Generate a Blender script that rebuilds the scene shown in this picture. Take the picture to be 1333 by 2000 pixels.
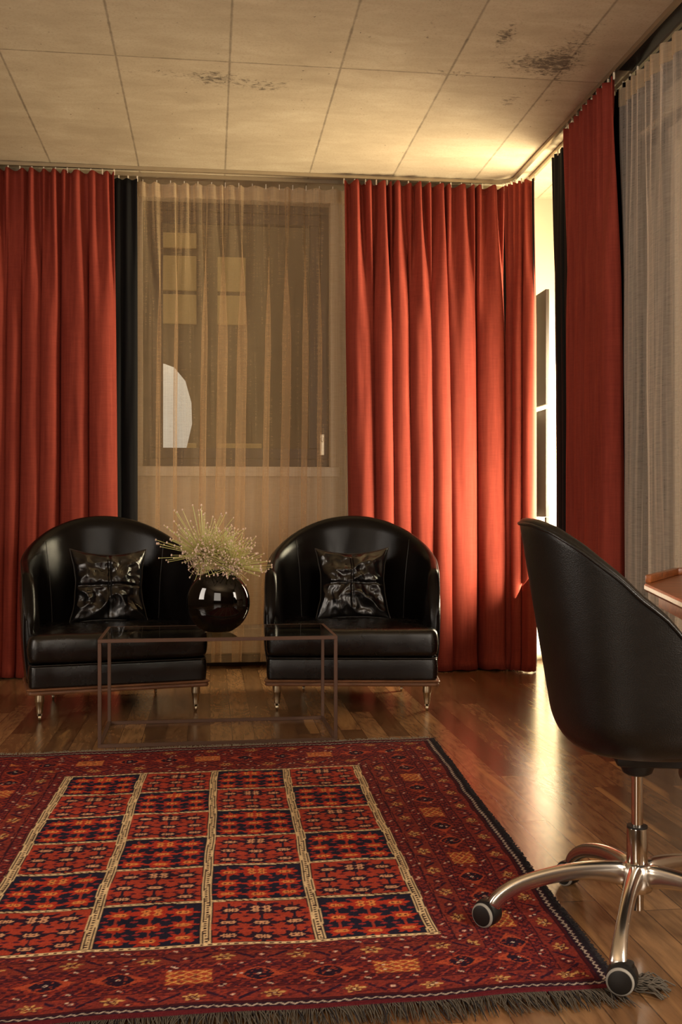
import bpy, bmesh, math, random
import numpy as np
from mathutils import Vector, Matrix, noise

for o in list(bpy.data.objects):
    bpy.data.objects.remove(o)
SC = bpy.context.scene
COL = SC.collection
R = math.radians
PI = math.pi

# ------------------------------------------------------------------ camera
cd = bpy.data.cameras.new('camera')
cam = bpy.data.objects.new('camera', cd); COL.objects.link(cam)
cd.sensor_fit = 'VERTICAL'; cd.sensor_height = 36.0; cd.sensor_width = 24.0
cd.lens = 2076 / 2000 * 36.0
cd.shift_y = -0.002
cd.clip_start = 0.05; cd.clip_end = 200
cam.location = (0, 0, 1.0)
cam.rotation_euler = (R(90), 0, R(-7.03))
SC.camera = cam

# ------------------------------------------------------------------ view, world, lights
SC.view_settings.view_transform = 'Standard'
SC.view_settings.look = 'None'
SC.view_settings.gamma = 1.0
SC.view_settings.use_curve_mapping = False
SC.view_settings.exposure = 0.15

W = bpy.data.worlds.new('evening_sky'); SC.world = W; W.use_nodes = True
wn = W.node_tree.nodes; wl = W.node_tree.links
wn.clear()
wo = wn.new('ShaderNodeOutputWorld'); bg = wn.new('ShaderNodeBackground')
tc = wn.new('ShaderNodeTexCoord')
dotn = wn.new('ShaderNodeVectorMath'); dotn.operation = 'DOT_PRODUCT'
sd = Vector((math.sin(R(19)), math.cos(R(19)), 0.10)).normalized()
dotn.inputs[1].default_value = sd
mx = wn.new('ShaderNodeMath'); mx.operation = 'MAXIMUM'; mx.inputs[1].default_value = 0
pw = wn.new('ShaderNodeMath'); pw.operation = 'POWER'; pw.inputs[1].default_value = 40
ml = wn.new('ShaderNodeMixRGB'); ml.blend_type = 'MIX'
ml.inputs[1].default_value = (0.55, 0.43, 0.29, 1)
ml.inputs[2].default_value = (0.6, 0.48, 0.33, 1)
wl.new(tc.outputs['Generated'], dotn.inputs[0]); wl.new(dotn.outputs['Value'], mx.inputs[0])
wl.new(mx.outputs[0], pw.inputs[0]); wl.new(pw.outputs[0], ml.inputs[0])
wl.new(ml.outputs[0], bg.inputs[0]); wl.new(bg.outputs[0], wo.inputs[0])
bg.inputs[1].default_value = 1.0

def area(name, loc, target, sx, sy, power, color, spread=180):
    ld = bpy.data.lights.new(name, 'AREA'); ld.shape = 'RECTANGLE'; ld.size = sx; ld.size_y = sy
    ld.energy = power; ld.color = color; ld.spread = R(spread)
    o = bpy.data.objects.new(name, ld); COL.objects.link(o)
    o.location = loc
    o.rotation_euler = (Vector(target) - Vector(loc)).to_track_quat('-Z', 'Y').to_euler()
    return o
# evening daylight in the corner window, seen between the curtains
area('corner_window_light', (2.37, 6.20, 1.45), (1.2, 6.05, 2.0), 0.95, 2.2, 210, (1.0, 0.84, 0.56), 150)
area('low_evening_sun', (3.0, 4.6, 1.05), (2.25, 6.88, 1.05), 0.25, 2.0, 60, (1.0, 0.88, 0.62), 20)
# unseen uplight behind the camera, added to brighten the ceiling
area('ceiling_fill', (-1.5, -0.4, 1.45), (-1.5, -0.39, 3.2), 1.3, 1.3, 108, (1.0, 0.86, 0.68))
# window on the right wall; the rear and left lights are added fill
area('side_window_light', (2.05, 0.55, 1.55), (-0.4, 5.6, 1.4), 1.1, 1.7, 95, (1.0, 0.88, 0.74))
area('rear_fill_light', (-2.6, -2.2, 1.6), (0.3, 5.0, 1.5), 1.6, 1.9, 40, (1.0, 0.88, 0.74))
area('left_fill_light', (-3.3, 2.4, 1.6), (2.0, 4.4, 1.7), 1.2, 1.7, 42, (1.0, 0.88, 0.76), 130)

# ------------------------------------------------------------------ helpers
def srgb(r, g, b):
    def f(c):
        c /= 255.0
        return c / 12.92 if c <= 0.04045 else ((c + 0.055) / 1.055) ** 2.4
    return (f(r), f(g), f(b), 1.0)

class NT:
    """tiny node-tree builder"""
    def __init__(s, name):
        s.m = bpy.data.materials.new(name); s.m.use_nodes = True
        s.n = s.m.node_tree.nodes; s.l = s.m.node_tree.links
        s.n.clear()
        s.out = s.n.new('ShaderNodeOutputMaterial')
        s.b = s.n.new('ShaderNodeBsdfPrincipled')
        s.l.new(s.b.outputs[0], s.out.inputs[0])
    def new(s, t, **k):
        nd = s.n.new(t)
        for a, v in k.items(): setattr(nd, a, v)
        return nd
    def link(s, a, b): s.l.new(a, b)
    def setv(s, inp, v):
        if hasattr(v, 'is_linked') or isinstance(v, bpy.types.NodeSocket): s.l.new(v, inp)
        else: inp.default_value = v
    def math(s, op, a, b=None, c=None, clamp=False):
        nd = s.n.new('ShaderNodeMath'); nd.operation = op; nd.use_clamp = clamp
        s.setv(nd.inputs[0], a)
        if b is not None: s.setv(nd.inputs[1], b)
        if c is not None: s.setv(nd.inputs[2], c)
        return nd.outputs[0]
    def mix(s, f, a, b, mode='MIX'):
        nd = s.n.new('ShaderNodeMixRGB'); nd.blend_type = mode
        s.setv(nd.inputs[0], f); s.setv(nd.inputs[1], a); s.setv(nd.inputs[2], b)
        return nd.outputs[0]
    def co(s, kind='Object'): return s.n.new('ShaderNodeTexCoord').outputs[kind]
    def mapping(s, v, scale=(1, 1, 1), loc=(0, 0, 0), rot=(0, 0, 0)):
        nd = s.n.new('ShaderNodeMapping')
        nd.inputs['Scale'].default_value = scale; nd.inputs['Location'].default_value = loc
        nd.inputs['Rotation'].default_value = rot
        s.l.new(v, nd.inputs['Vector']); return nd.outputs[0]
    def noise(s, v, scale, detail=3, rough=0.5, dist=0.0):
        nd = s.n.new('ShaderNodeTexNoise')
        nd.inputs['Scale'].default_value = scale; nd.inputs['Detail'].default_value = detail
        nd.inputs['Roughness'].default_value = rough; nd.inputs['Distortion'].default_value = dist
        if v is not None: s.l.new(v, nd.inputs['Vector'])
        return nd.outputs['Fac']
    def ramp(s, f, stops):
        nd = s.n.new('ShaderNodeValToRGB'); e = nd.color_ramp.elements
        while len(e) < len(stops): e.new(0.5)
        for i, (p, c) in enumerate(stops):
            e[i].position = p; e[i].color = c if len(c) == 4 else (*c, 1)
        s.l.new(f, nd.inputs[0]); return nd.outputs[0]
    def bump(s, h, strength=0.3, dist=0.01):
        nd = s.n.new('ShaderNodeBump'); nd.inputs['Strength'].default_value = strength
        nd.inputs['Distance'].default_value = dist
        s.l.new(h, nd.inputs['Height']); s.l.new(nd.outputs[0], s.b.inputs['Normal'])
    def sep(s, v):
        nd = s.n.new('ShaderNodeSeparateXYZ'); s.l.new(v, nd.inputs[0]); return nd.outputs
    def comb(s, x, y, z):
        nd = s.n.new('ShaderNodeCombineXYZ')
        for i, v in enumerate((x, y, z)): s.setv(nd.inputs[i], v)
        return nd.outputs[0]
    def P(s, **k):
        names = {'color': 'Base Color', 'rough': 'Roughness', 'metal': 'Metallic', 'coat': 'Coat Weight',
                 'coatr': 'Coat Roughness', 'spec': 'Specular IOR Level', 'sheen': 'Sheen Weight', 'trans': 'Transmission Weight', 'ior': 'IOR'}
        for a, v in k.items(): s.setv(s.b.inputs[names[a]], v)
        return s

def wht(s, vec):
    nd = s.n.new('ShaderNodeTexWhiteNoise'); nd.noise_dimensions = '3D'
    s.l.new(vec, nd.inputs['Vector']); return nd.outputs

# ------------------------------------------------------------------ materials
M = {}
def simple(name, col, rough=0.5, metal=0.0, var=0.12, nscale=20, bump=0.0, **k):
    s = NT(name); n = s.noise(s.co(), nscale, 4, 0.6)
    c = s.mix(n, tuple(max(0, x * (1 - var)) for x in col[:3]) + (1,), tuple(min(1, x * (1 + var)) for x in col[:3]) + (1,))
    s.P(color=c, rough=rough, metal=metal, **k)
    if bump: s.bump(n, bump, 0.002)
    M[name] = s.m; return s.m

def floor_mat():
    s = NT('oiled_walnut_planks')
    g = s.n.new('ShaderNodeNewGeometry').outputs['Position']
    x, y, z = s.sep(g)
    w = 0.098
    rx = s.math('DIVIDE', x, w); row = s.math('FLOOR', rx); fx = s.math('FRACT', rx)
    off = wht(s, s.comb(row, 8.1, 4.4))['Value']
    ry = s.math('ADD', s.math('DIVIDE', y, 1.35), s.math('MULTIPLY', off, 7.3))
    colm = s.math('FLOOR', ry); fy = s.math('FRACT', ry)
    rnd = wht(s, s.comb(row, colm, 0.0)); rv = rnd['Value']; rc = rnd['Color']
    rr, rg, rb = s.sep(rc)
    base = s.ramp(rv, [(0.0, srgb(94, 68, 46)), (0.35, srgb(118, 86, 58)), (0.7, srgb(140, 106, 72)), (1.0, srgb(162, 124, 86))])
    # grain
    gv = s.comb(s.math('MULTIPLY', x, 1.0), s.math('MULTIPLY', y, 0.10), s.math('MULTIPLY', rv, 37.0))
    n1 = s.noise(gv, 60, 5, 0.65, 0.6)
    gv2 = s.comb(x, s.math('MULTIPLY', y, 0.22), s.math('MULTIPLY', rg, 53.0))
    n2 = s.noise(gv2, 8, 1.5, 0.45, 0.25)
    rings = s.math('SINE', s.math('MULTIPLY', n2, 80.0))
    rings = s.math('MULTIPLY_ADD', rings, 0.5, 0.5)
    grain = s.math('ADD', s.math('MULTIPLY', n1, 0.85), s.math('MULTIPLY', rings, 0.15))
    gcol = s.ramp(grain, [(0.25, (0.55, 0.52, 0.50)), (0.55, (1, 1, 1)), (0.8, (1.25, 1.22, 1.15))])
    c = s.mix(1.0, base, gcol, 'MULTIPLY')
    # knots and pale sapwood streaks
    n3 = s.noise(s.comb(x, s.math('MULTIPLY', y, 0.10), s.math('MULTIPLY', rb, 91.0)), 9, 2, 0.5, 0.35)
    sapm = s.math('MULTIPLY', s.ramp(n3, [(0.60, (0, 0, 0)), (0.67, (1, 1, 1))]), s.math('GREATER_THAN', rg, 0.45))
    c = s.mix(s.math('MULTIPLY', sapm, 0.6), c, srgb(196, 150, 98))
    n4 = s.noise(s.comb(x, s.math('MULTIPLY', y, 0.5), 4.0), 9, 3, 0.5)
    c = s.mix(s.ramp(n4, [(0.60, (0, 0, 0)), (0.75, (0.5, 0.5, 0.5))]), c, srgb(60, 36, 24))
    # seams
    ex = s.math('MINIMUM', fx, s.math('SUBTRACT', 1.0, fx))
    ey = s.math('MULTIPLY', s.math('MINIMUM', fy, s.math('SUBTRACT', 1.0, fy)), 1.35 / w)
    e = s.math('MINIMUM', ex, ey)
    seam = s.math('LESS_THAN', e, 0.018)
    c = s.mix(s.math('MULTIPLY', seam, 0.65), c, srgb(35, 20, 12))
    s.P(color=c, rough=s.math('MULTIPLY_ADD', grain, 0.12, 0.16), spec=0.5)
    h = s.math('SUBTRACT', s.math('MULTIPLY', grain, 0.10), s.math('MULTIPLY', s.math('LESS_THAN', e, 0.02), 1.0))
    s.bump(h, 0.14, 0.0012)
    M['floor'] = s.m
floor_mat()

def ceiling_mat():
    s = NT('board_cast_concrete')
    g = s.n.new('ShaderNodeNewGeometry').outputs['Position']
    x, y, z = s.sep(g)
    big = s.noise(g, 1.6, 4, 0.6)
    st = s.noise(s.comb(s.math('MULTIPLY', x, 0.35), y, 0.0), 9, 6, 0.65, 0.5)
    fine = s.noise(g, 90, 3, 0.6)
    c = s.ramp(s.math('ADD', s.math('MULTIPLY', big, 0.5), s.math('MULTIPLY', st, 0.5)),
               [(0.32, srgb(154, 136, 112)), (0.5, srgb(168, 150, 125)), (0.68, srgb(182, 165, 140))])
    c = s.mix(s.ramp(fine, [(0.3, (0.25, 0.25, 0.25)), (0.5, (0, 0, 0))]), c, srgb(120, 102, 80))
    # panel tint
    pw_ = 0.52; px = s.math('DIVIDE', s.math('ADD', x, 0.43 + 5.2), pw_)
    py = s.math('DIVIDE', s.math('SUBTRACT', s.math('MULTIPLY_ADD', x, -0.012, y), 4.96 - 12.5), 2.5)
    rp = wht(s, s.comb(s.math('FLOOR', px), s.math('FLOOR', py), 5.0))['Value']
    c = s.mix(1.0, c, s.ramp(rp, [(0, (0.93, 0.93, 0.93)), (1, (1.04, 1.04, 1.04))]), 'MULTIPLY')
    # joints
    wob = s.math('MULTIPLY_ADD', s.noise(g, 14, 3, 0.6), 0.010, -0.005)
    fx = s.math('FRACT', px); ex = s.math('MULTIPLY', s.math('MINIMUM', fx, s.math('SUBTRACT', 1, fx)), pw_)
    fy = s.math('FRACT', py); ey = s.math('MULTIPLY', s.math('MINIMUM', fy, s.math('SUBTRACT', 1, fy)), 2.5)
    e = s.math('ADD', s.math('MINIMUM', ex, ey), wob)
    jn = s.noise(g, 6, 4, 0.7)
    jf = s.math('MULTIPLY', s.ramp(e, [(0.0025, (1, 1, 1)), (0.006, (0, 0, 0))]), s.math('MULTIPLY_ADD', jn, 1.0, 0.05))
    c = s.mix(s.math('MULTIPLY', jf, 0.95, clamp=True), c, srgb(66, 52, 38))
    # mould stains: blobs (x, y, rx, ry, strength)
    blobs = [(0.02, 5.16, 0.14, 0.09, 1.15), (0.28, 5.22, 0.15, 0.09, 1.0), (-0.30, 5.12, 0.25, 0.08, 0.6), (1.29, 4.54, 0.05, 0.14, 1.25),
             (1.50, 4.80, 0.20, 0.14, 1.2), (1.51, 5.25, 0.07, 0.12, 0.85), (1.15, 4.96, 0.16, 0.05, 0.9),
             (1.62, 4.62, 0.10, 0.35, 0.8), (0.95, 4.50, 0.05, 0.20, 0.6), (1.68, 5.2, 0.07, 0.4, 0.5), (-0.9, 4.7, 0.3, 0.1, 0.4)]
    mask = None
    for bx, by, rx_, ry_, w_ in blobs:
        dx = s.math('DIVIDE', s.math('SUBTRACT', x, bx), rx_); dy = s.math('DIVIDE', s.math('SUBTRACT', y, by), ry_)
        r2 = s.math('ADD', s.math('MULTIPLY', dx, dx), s.math('MULTIPLY', dy, dy))
        v = s.math('MULTIPLY', s.math('EXPONENT', s.math('MULTIPLY', r2, -1.0)), w_)
        mask = v if mask is None else s.math('ADD', mask, v)
    sp = s.noise(s.comb(x, s.math('MULTIPLY', y, 1.6), 7.0), 26, 7, 0.75, 0.7)
    thr = s.math('ADD', sp, s.math('MULTIPLY', mask, 0.20))
    stn = s.ramp(thr, [(0.66, (0, 0, 0)), (0.80, (1, 1, 1))])
    c = s.mix(s.math('MULTIPLY', stn, 0.78), c, srgb(52, 40, 30))
    spk = s.noise(g, 38, 2, 0.5)
    c = s.mix(s.ramp(spk, [(0.735, (0, 0, 0)), (0.76, (0.75, 0.75, 0.75))]), c, srgb(60, 46, 32))
    s.P(color=c, rough=0.85, spec=0.25)
    h = s.math('SUBTRACT', s.math('MULTIPLY', st, 0.3), s.math('ADD', jf, s.math('MULTIPLY', stn, 0.3)))
    s.bump(h, 0.35, 0.004)
    M['ceiling'] = s.m
    # wall concrete
    s = NT('bare_concrete_wall')
    g = s.n.new('ShaderNodeNewGeometry').outputs['Position']
    n = s.noise(g, 5, 6, 0.65, 0.4); n2 = s.noise(g, 40, 4, 0.6)
    c = s.ramp(n, [(0.35, srgb(150, 130, 104)), (0.6, srgb(186, 168, 140))])
    c = s.mix(s.ramp(n2, [(0.62, (0, 0, 0)), (0.72, (0.6, 0.6, 0.6))]), c, srgb(96, 78, 58))
    s.P(color=c, rough=0.85); s.bump(n2, 0.3, 0.003)
    M['concrete'] = s.m
ceiling_mat()
simple('plaster', srgb(196, 178, 154), 0.8, var=0.05, nscale=6)
simple('brown_plaster', srgb(112, 92, 72), 0.85, var=0.1, nscale=4)
simple('window_frame_brown', srgb(52, 38, 30), 0.5, var=0.15, nscale=15)
simple('white_paint', srgb(205, 190, 168), 0.45, var=0.04)
simple('door_paint', srgb(190, 172, 150), 0.5, var=0.05)
simple('aluminium', srgb(190, 176, 152), 0.32, 0.9, var=0.08)
simple('dark_rail', srgb(34, 28, 24), 0.5, 0.3)
simple('white_plastic', srgb(225, 210, 185), 0.5)
simple('nickel', srgb(222, 208, 178), 0.30, 1.0, var=0.06)
simple('cast_aluminium', srgb(225, 220, 212), 0.24, 1.0, var=0.06, nscale=30)
simple('chrome', srgb(210, 204, 196), 0.10, 1.0, var=0.02)
simple('bronze_frame', srgb(102, 77, 64), 0.45, 0.35, var=0.15, nscale=18)
simple('black_plastic', srgb(18, 17, 16), 0.45, var=0.1)
simple('rubber_grey', srgb(150, 146, 138), 0.6, var=0.05)
simple('vase_glaze', srgb(4, 3, 3), 0.03, var=0.05, spec=0.6)
simple('stem_green', srgb(208, 206, 134), 0.55, var=0.2, nscale=30)
simple('floret_pink', srgb(236, 206, 188), 0.7, var=0.25, nscale=60)
simple('facade', srgb(90, 74, 52), 0.9, var=0.15, nscale=1.5)
simple('facade_pale', srgb(196, 166, 112), 0.9, var=0.08, nscale=2)
simple('outdoor_white', srgb(235, 228, 215), 0.6, var=0.04, nscale=3)
simple('fringe_wool', srgb(92, 84, 74), 0.95, var=0.35, nscale=50)
simple('pale_fringe_wool', srgb(150, 140, 124), 0.95, var=0.3, nscale=50)
simple('dark_wool', srgb(34, 30, 36), 0.95, var=0.4, nscale=60)
simple('ground_outside', srgb(110, 95, 72), 0.9, var=0.2, nscale=1)

def glow_form_mat():
    s = NT('white_glow_form'); n = s.noise(s.co(), 3, 3)
    c = s.mix(n, srgb(225, 212, 196), srgb(240, 230, 214)); s.P(color=c, rough=0.6)
    s.link(c, s.b.inputs['Emission Color']); s.b.inputs['Emission Strength'].default_value = 0.55  # glow added to brighten a white outdoor shape, no lamp known
    M['form'] = s.m
glow_form_mat()

def wood(name, a, b, rough=0.35, axis='x', sc=1.0):
    s = NT(name); v = s.co()
    sc3 = {'x': (0.12, 1, 1), 'y': (1, 0.12, 1), 'z': (1, 1, 0.12)}[axis]
    v = s.mapping(v, scale=tuple(q * sc for q in sc3))
    n = s.noise(v, 55, 5, 0.6, 0.7)
    s.P(color=s.ramp(n, [(0.3, a), (0.7, b)]), rough=rough); s.bump(n, 0.1, 0.001)
    M[name] = s.m
wood('plinth_wood', srgb(88, 54, 36), srgb(140, 96, 66), 0.4)
wood('desk_wood', srgb(112, 58, 28), srgb(176, 106, 58), 0.3)

def leather(name, base, rough, scratch=False, brk=0.3, spec=0.5):
    s = NT(name); v = s.co()
    n = s.noise(v, 7, 5, 0.6)
    vor = s.new('ShaderNodeTexVoronoi'); vor.inputs['Scale'].default_value = 420; s.link(v, vor.inputs['Vector'])
    c = s.mix(n, tuple(x * 0.7 for x in base[:3]) + (1,), tuple(x * 1.4 for x in base[:3]) + (1,))
    r = s.math('MULTIPLY_ADD', n, 0.16, rough - 0.08)
    if scratch:
        w1 = s.noise(s.mapping(v, scale=(1, 1, 6), rot=(0.5, 0.3, 0.2)), 30, 6, 0.75, 0.8)
        w2 = s.noise(v, 5, 4, 0.7, 0.5)
        sm = s.ramp(w1, [(0.60, (0, 0, 0)), (0.72, (1, 1, 1))])
        c = s.mix(s.math('MULTIPLY', sm, 0.20), c, srgb(62, 56, 50))
        c = s.mix(s.math('MULTIPLY', s.ramp(w2, [(0.45, (0, 0, 0)), (0.75, (1, 1, 1))]), 0.2), c, srgb(38, 33, 28))
        r = s.math('ADD', r, s.math('MULTIPLY', sm, 0.12))
    s.P(color=c, rough=r, spec=spec)
    big = s.noise(v, 11, 3, 0.5, 0.3)
    h = s.math('ADD', s.math('MULTIPLY', vor.outputs['Distance'], 0.12), s.math('MULTIPLY', big, brk))
    s.bump(h, 0.35, 0.006)
    M[name] = s.m
leather('armchair_leather', srgb(15, 12, 11), 0.27, spec=0.6)
leather('shell_leather', srgb(15, 12, 11), 0.22, spec=0.22)
leather('cushion_leather', srgb(15, 13, 13), 0.19, spec=0.75)
leather('desk_chair_leather', srgb(17, 15, 13), 0.34, True, 0.10, 0.45)
leather('piping_leather', srgb(34, 28, 24), 0.35)

def cloth(name, col, col2, trans=0.25, weave=900, rough=0.85):
    s = NT(name); v = s.co()
    n = s.noise(s.mapping(v, scale=(1, 1, 0.06)), 60, 4, 0.65)
    nb = s.noise(v, 2.2, 3, 0.5)
    nh = s.noise(s.mapping(v, scale=(0.05, 0.05, 1)), 260, 3, 0.6)
    f = s.math('ADD', s.math('MULTIPLY', n, 0.5), s.math('ADD', s.math('MULTIPLY', nh, 0.25), s.math('MULTIPLY', nb, 0.25)))
    c = s.ramp(f, [(0.35, col), (0.65, col2)])
    s.P(color=c, rough=rough, spec=0.2, sheen=0.25)
    s.b.inputs['Sheen Roughness'].default_value = 0.4
    s.b.inputs['Sheen Tint'].default_value = col2
    s.bump(f, 0.25, 0.002)
    tr = s.new('ShaderNodeBsdfTranslucent'); s.link(c, tr.inputs[0])
    mxs = s.new('ShaderNodeMixShader'); mxs.inputs[0].default_value = trans
    s.link(s.b.outputs[0], mxs.inputs[1]); s.link(tr.outputs[0], mxs.inputs[2]); s.link(mxs.outputs[0], s.out.inputs[0])
    M[name] = s.m
cloth('red_linen', srgb(120, 44, 34), srgb(148, 62, 47), 0.05)
cloth('red_hem_band', srgb(150, 50, 36), srgb(190, 86, 64), 0.2)
cloth('black_lining', srgb(12, 11, 12), srgb(22, 20, 20), 0.0)

def sheer_mat(name, col, dens):
    s = NT(name); v = s.co()
    n = s.noise(s.mapping(v, scale=(1, 1, 0.02)), 90, 4, 0.6)
    nh = s.noise(s.mapping(v, scale=(0.04, 0.04, 1)), 320, 3, 0.7)
    lw = s.new('ShaderNodeLayerWeight'); lw.inputs['Blend'].default_value = 0.5
    cosang = s.math('MAXIMUM', s.math('SUBTRACT', 1.0, lw.outputs['Facing']), 0.30)
    # coverage grows as the weave is seen at a slant:  1-(1-d)^(1/cos)
    d = s.math('ADD', dens, s.math('MULTIPLY', s.math('SUBTRACT', s.math('ADD', n, nh), 1.0), 0.35))
    cov = s.math('SUBTRACT', 1.0, s.math('POWER', s.math('SUBTRACT', 1.0, d), s.math('DIVIDE', 1.0, cosang)))
    dif = s.new('ShaderNodeBsdfDiffuse'); dif.inputs[0].default_value = col
    tr = s.new('ShaderNodeBsdfTranslucent'); tr.inputs[0].default_value = col
    m1 = s.new('ShaderNodeMixShader'); m1.inputs[0].default_value = 0.45
    s.link(dif.outputs[0], m1.inputs[1]); s.link(tr.outputs[0], m1.inputs[2])
    tp = s.new('ShaderNodeBsdfTransparent')
    m2 = s.new('ShaderNodeMixShader'); s.link(cov, m2.inputs[0])
    s.link(tp.outputs[0], m2.inputs[1]); s.link(m1.outputs[0], m2.inputs[2]); s.link(m2.outputs[0], s.out.inputs[0])
    M[name] = s.m
sheer_mat('sheer_voile', srgb(232, 200, 158), 0.29)
sheer_mat('sheer_voile_pale', srgb(252, 236, 220), 0.27)
sheer_mat('sheer_heading', srgb(222, 196, 160), 0.40)

def glass_mat(name, tint=(0.93, 0.95, 0.93, 1), mul=1.0):
    s = NT(name)
    fr = s.new('ShaderNodeFresnel'); fr.inputs[0].default_value = 1.5
    n = s.noise(s.co(), 3, 2); gl = s.new('ShaderNodeBsdfGlossy')
    s.link(s.math('MULTIPLY', n, 0.02), gl.inputs['Roughness'])
    tp = s.new('ShaderNodeBsdfTransparent'); tp.inputs[0].default_value = tint
    ge = s.new('ShaderNodeNewGeometry'); frontf = s.math('SUBTRACT', 1.0, ge.outputs['Backfacing'])
    mm = s.new('ShaderNodeMixShader'); s.link(s.math('MULTIPLY', s.math('MULTIPLY', fr.outputs[0], mul, clamp=True), frontf), mm.inputs[0])
    s.link(tp.outputs[0], mm.inputs[1]); s.link(gl.outputs[0], mm.inputs[2]); s.link(mm.outputs[0], s.out.inputs[0])
    M[name] = s.m
glass_mat('window_glass'); glass_mat('table_glass', (0.80, 0.84, 0.82, 1), 1.3)

def rug_mat():
    s = NT('knotted_wool_rug')
    a = s.new('ShaderNodeAttribute'); a.attribute_name = 'pattern'
    g = s.co(); n = s.noise(g, 260, 3, 0.7); nb = s.noise(g, 3.0, 4, 0.6)
    c = s.mix(1.0, a.outputs['Color'], s.ramp(n, [(0.3, (0.72, 0.72, 0.72)), (0.7, (1.22, 1.22, 1.22))]), 'MULTIPLY')
    c = s.mix(1.0, c, s.ramp(nb, [(0.3, (0.85, 0.85, 0.85)), (0.7, (1.1, 1.1, 1.1))]), 'MULTIPLY')
    s.P(color=c, rough=0.95, spec=0.05)
    s.bump(n, 0.6, 0.003)
    M['rug'] = s.m
rug_mat()

# ------------------------------------------------------------------ mesh helpers
def link(name, me, mat, parent=None, smooth=True):
    me.name = name
    if mat is not None: me.materials.append(M[mat] if isinstance(mat, str) else mat)
    if smooth:
        me.polygons.foreach_set('use_smooth', [True] * len(me.polygons))
    o = bpy.data.objects.new(name, me); COL.objects.link(o)
    if parent is not None: o.parent = parent
    return o

def ob(name, bm, mat, parent=None, smooth=True, auto=None):
    bmesh.ops.recalc_face_normals(bm, faces=bm.faces[:])
    me = bpy.data.meshes.new(name); bm.to_mesh(me); bm.free()
    o = link(name, me, mat, parent, smooth)
    if auto is not None and smooth: sharp(o, auto)
    return o

def sharp(o, deg=35):
    bm = bmesh.new(); bm.from_mesh(o.data)
    for e in bm.edges:
        if len(e.link_faces) == 2 and e.calc_face_angle(0) > R(deg): e.smooth = False
    bm.to_mesh(o.data); bm.free()

def mod(o, t, **k):
    m = o.modifiers.new(t.lower(), t)
    for a, v in k.items(): setattr(m, a, v)
    return m

def empty(name, loc, rz=0, label=None, cat=None, group=None):
    o = bpy.data.objects.new(name, None); COL.objects.link(o)
    o.empty_display_size = 0.1
    o.location = loc; o.rotation_euler = (0, 0, rz)
    return tag(o, label, cat, group)

def tag(o, label=None, cat=None, group=None, kind=None):
    if label: o['label'] = label
    if cat: o['category'] = cat
    if group: o['group'] = group
    if kind: o['kind'] = kind
    return o

def struct(o):
    o['kind'] = 'structure'; return o

def box(bm, lo, hi, bev=0.0, mat4=None, seg=2):
    vs = [bm.verts.new((x, y, z)) for x in (lo[0], hi[0]) for y in (lo[1], hi[1]) for z in (lo[2], hi[2])]
    idx = [(0, 1, 3, 2), (4, 6, 7, 5), (0, 4, 5, 1), (2, 3, 7, 6), (0, 2, 6, 4), (1, 5, 7, 3)]
    fs = [bm.faces.new([vs[i] for i in f]) for f in idx]
    if bev > 0:
        es = list({e for f in fs for e in f.edges})
        r = bmesh.ops.bevel(bm, geom=es, offset=bev, segments=seg, affect='EDGES', profile=0.5)
        vs = list({v for v in r['verts']} | {v for v in vs if v.is_valid})
    if mat4 is not None:
        bmesh.ops.transform(bm, matrix=mat4, verts=[v for v in vs if v.is_valid])
    return vs

def lathe(bm, prof, n=24, center=(0, 0, 0), axis='z', cap=True):
    rings = []
    for r, z in prof:
        ring = []
        for i in range(n):
            a = 2 * PI * i / n
            p = (r * math.cos(a), r * math.sin(a), z)
            if axis == 'x': p = (p[2], p[0], p[1])
            if axis == 'y': p = (p[0], p[2], p[1])
            ring.append(bm.verts.new((p[0] + center[0], p[1] + center[1], p[2] + center[2])))
        rings.append(ring)
    for a, b in zip(rings, rings[1:]):
        for i in range(n):
            j = (i + 1) % n
            bm.faces.new((a[i], a[j], b[j], b[i]))
    if cap:
        bm.faces.new(rings[0][::-1]); bm.faces.new(rings[-1])
    return rings

def tube(bm, pts, rad, n=8, cap=True, sx=1.0):
    """tube along points; rad scalar or list"""
    pts = [Vector(p) for p in pts]; k = len(pts)
    if not hasattr(rad, '__len__'): rad = [rad] * k
    tprev = None; nrm = None; rings = []
    for i in range(k):
        t = (pts[min(i + 1, k - 1)] - pts[max(i - 1, 0)]).normalized()
        if nrm is None:
            up = Vector((0, 0, 1)) if abs(t.z) < 0.9 else Vector((1, 0, 0))
            nrm = t.cross(up).normalized()
        else:
            nrm = (nrm - t * nrm.dot(t)).normalized()
        bn = t.cross(nrm)
        rings.append([bm.verts.new(pts[i] + (nrm * math.cos(2 * PI * j / n) * sx + bn * math.sin(2 * PI * j / n)) * rad[i]) for j in range(n)])
    for a, b in zip(rings, rings[1:]):
        for j in range(n):
            q = (j + 1) % n
            bm.faces.new((a[j], a[q], b[q], b[j]))
    if cap:
        bm.faces.new(rings[0][::-1]); bm.faces.new(rings[-1])

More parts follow.
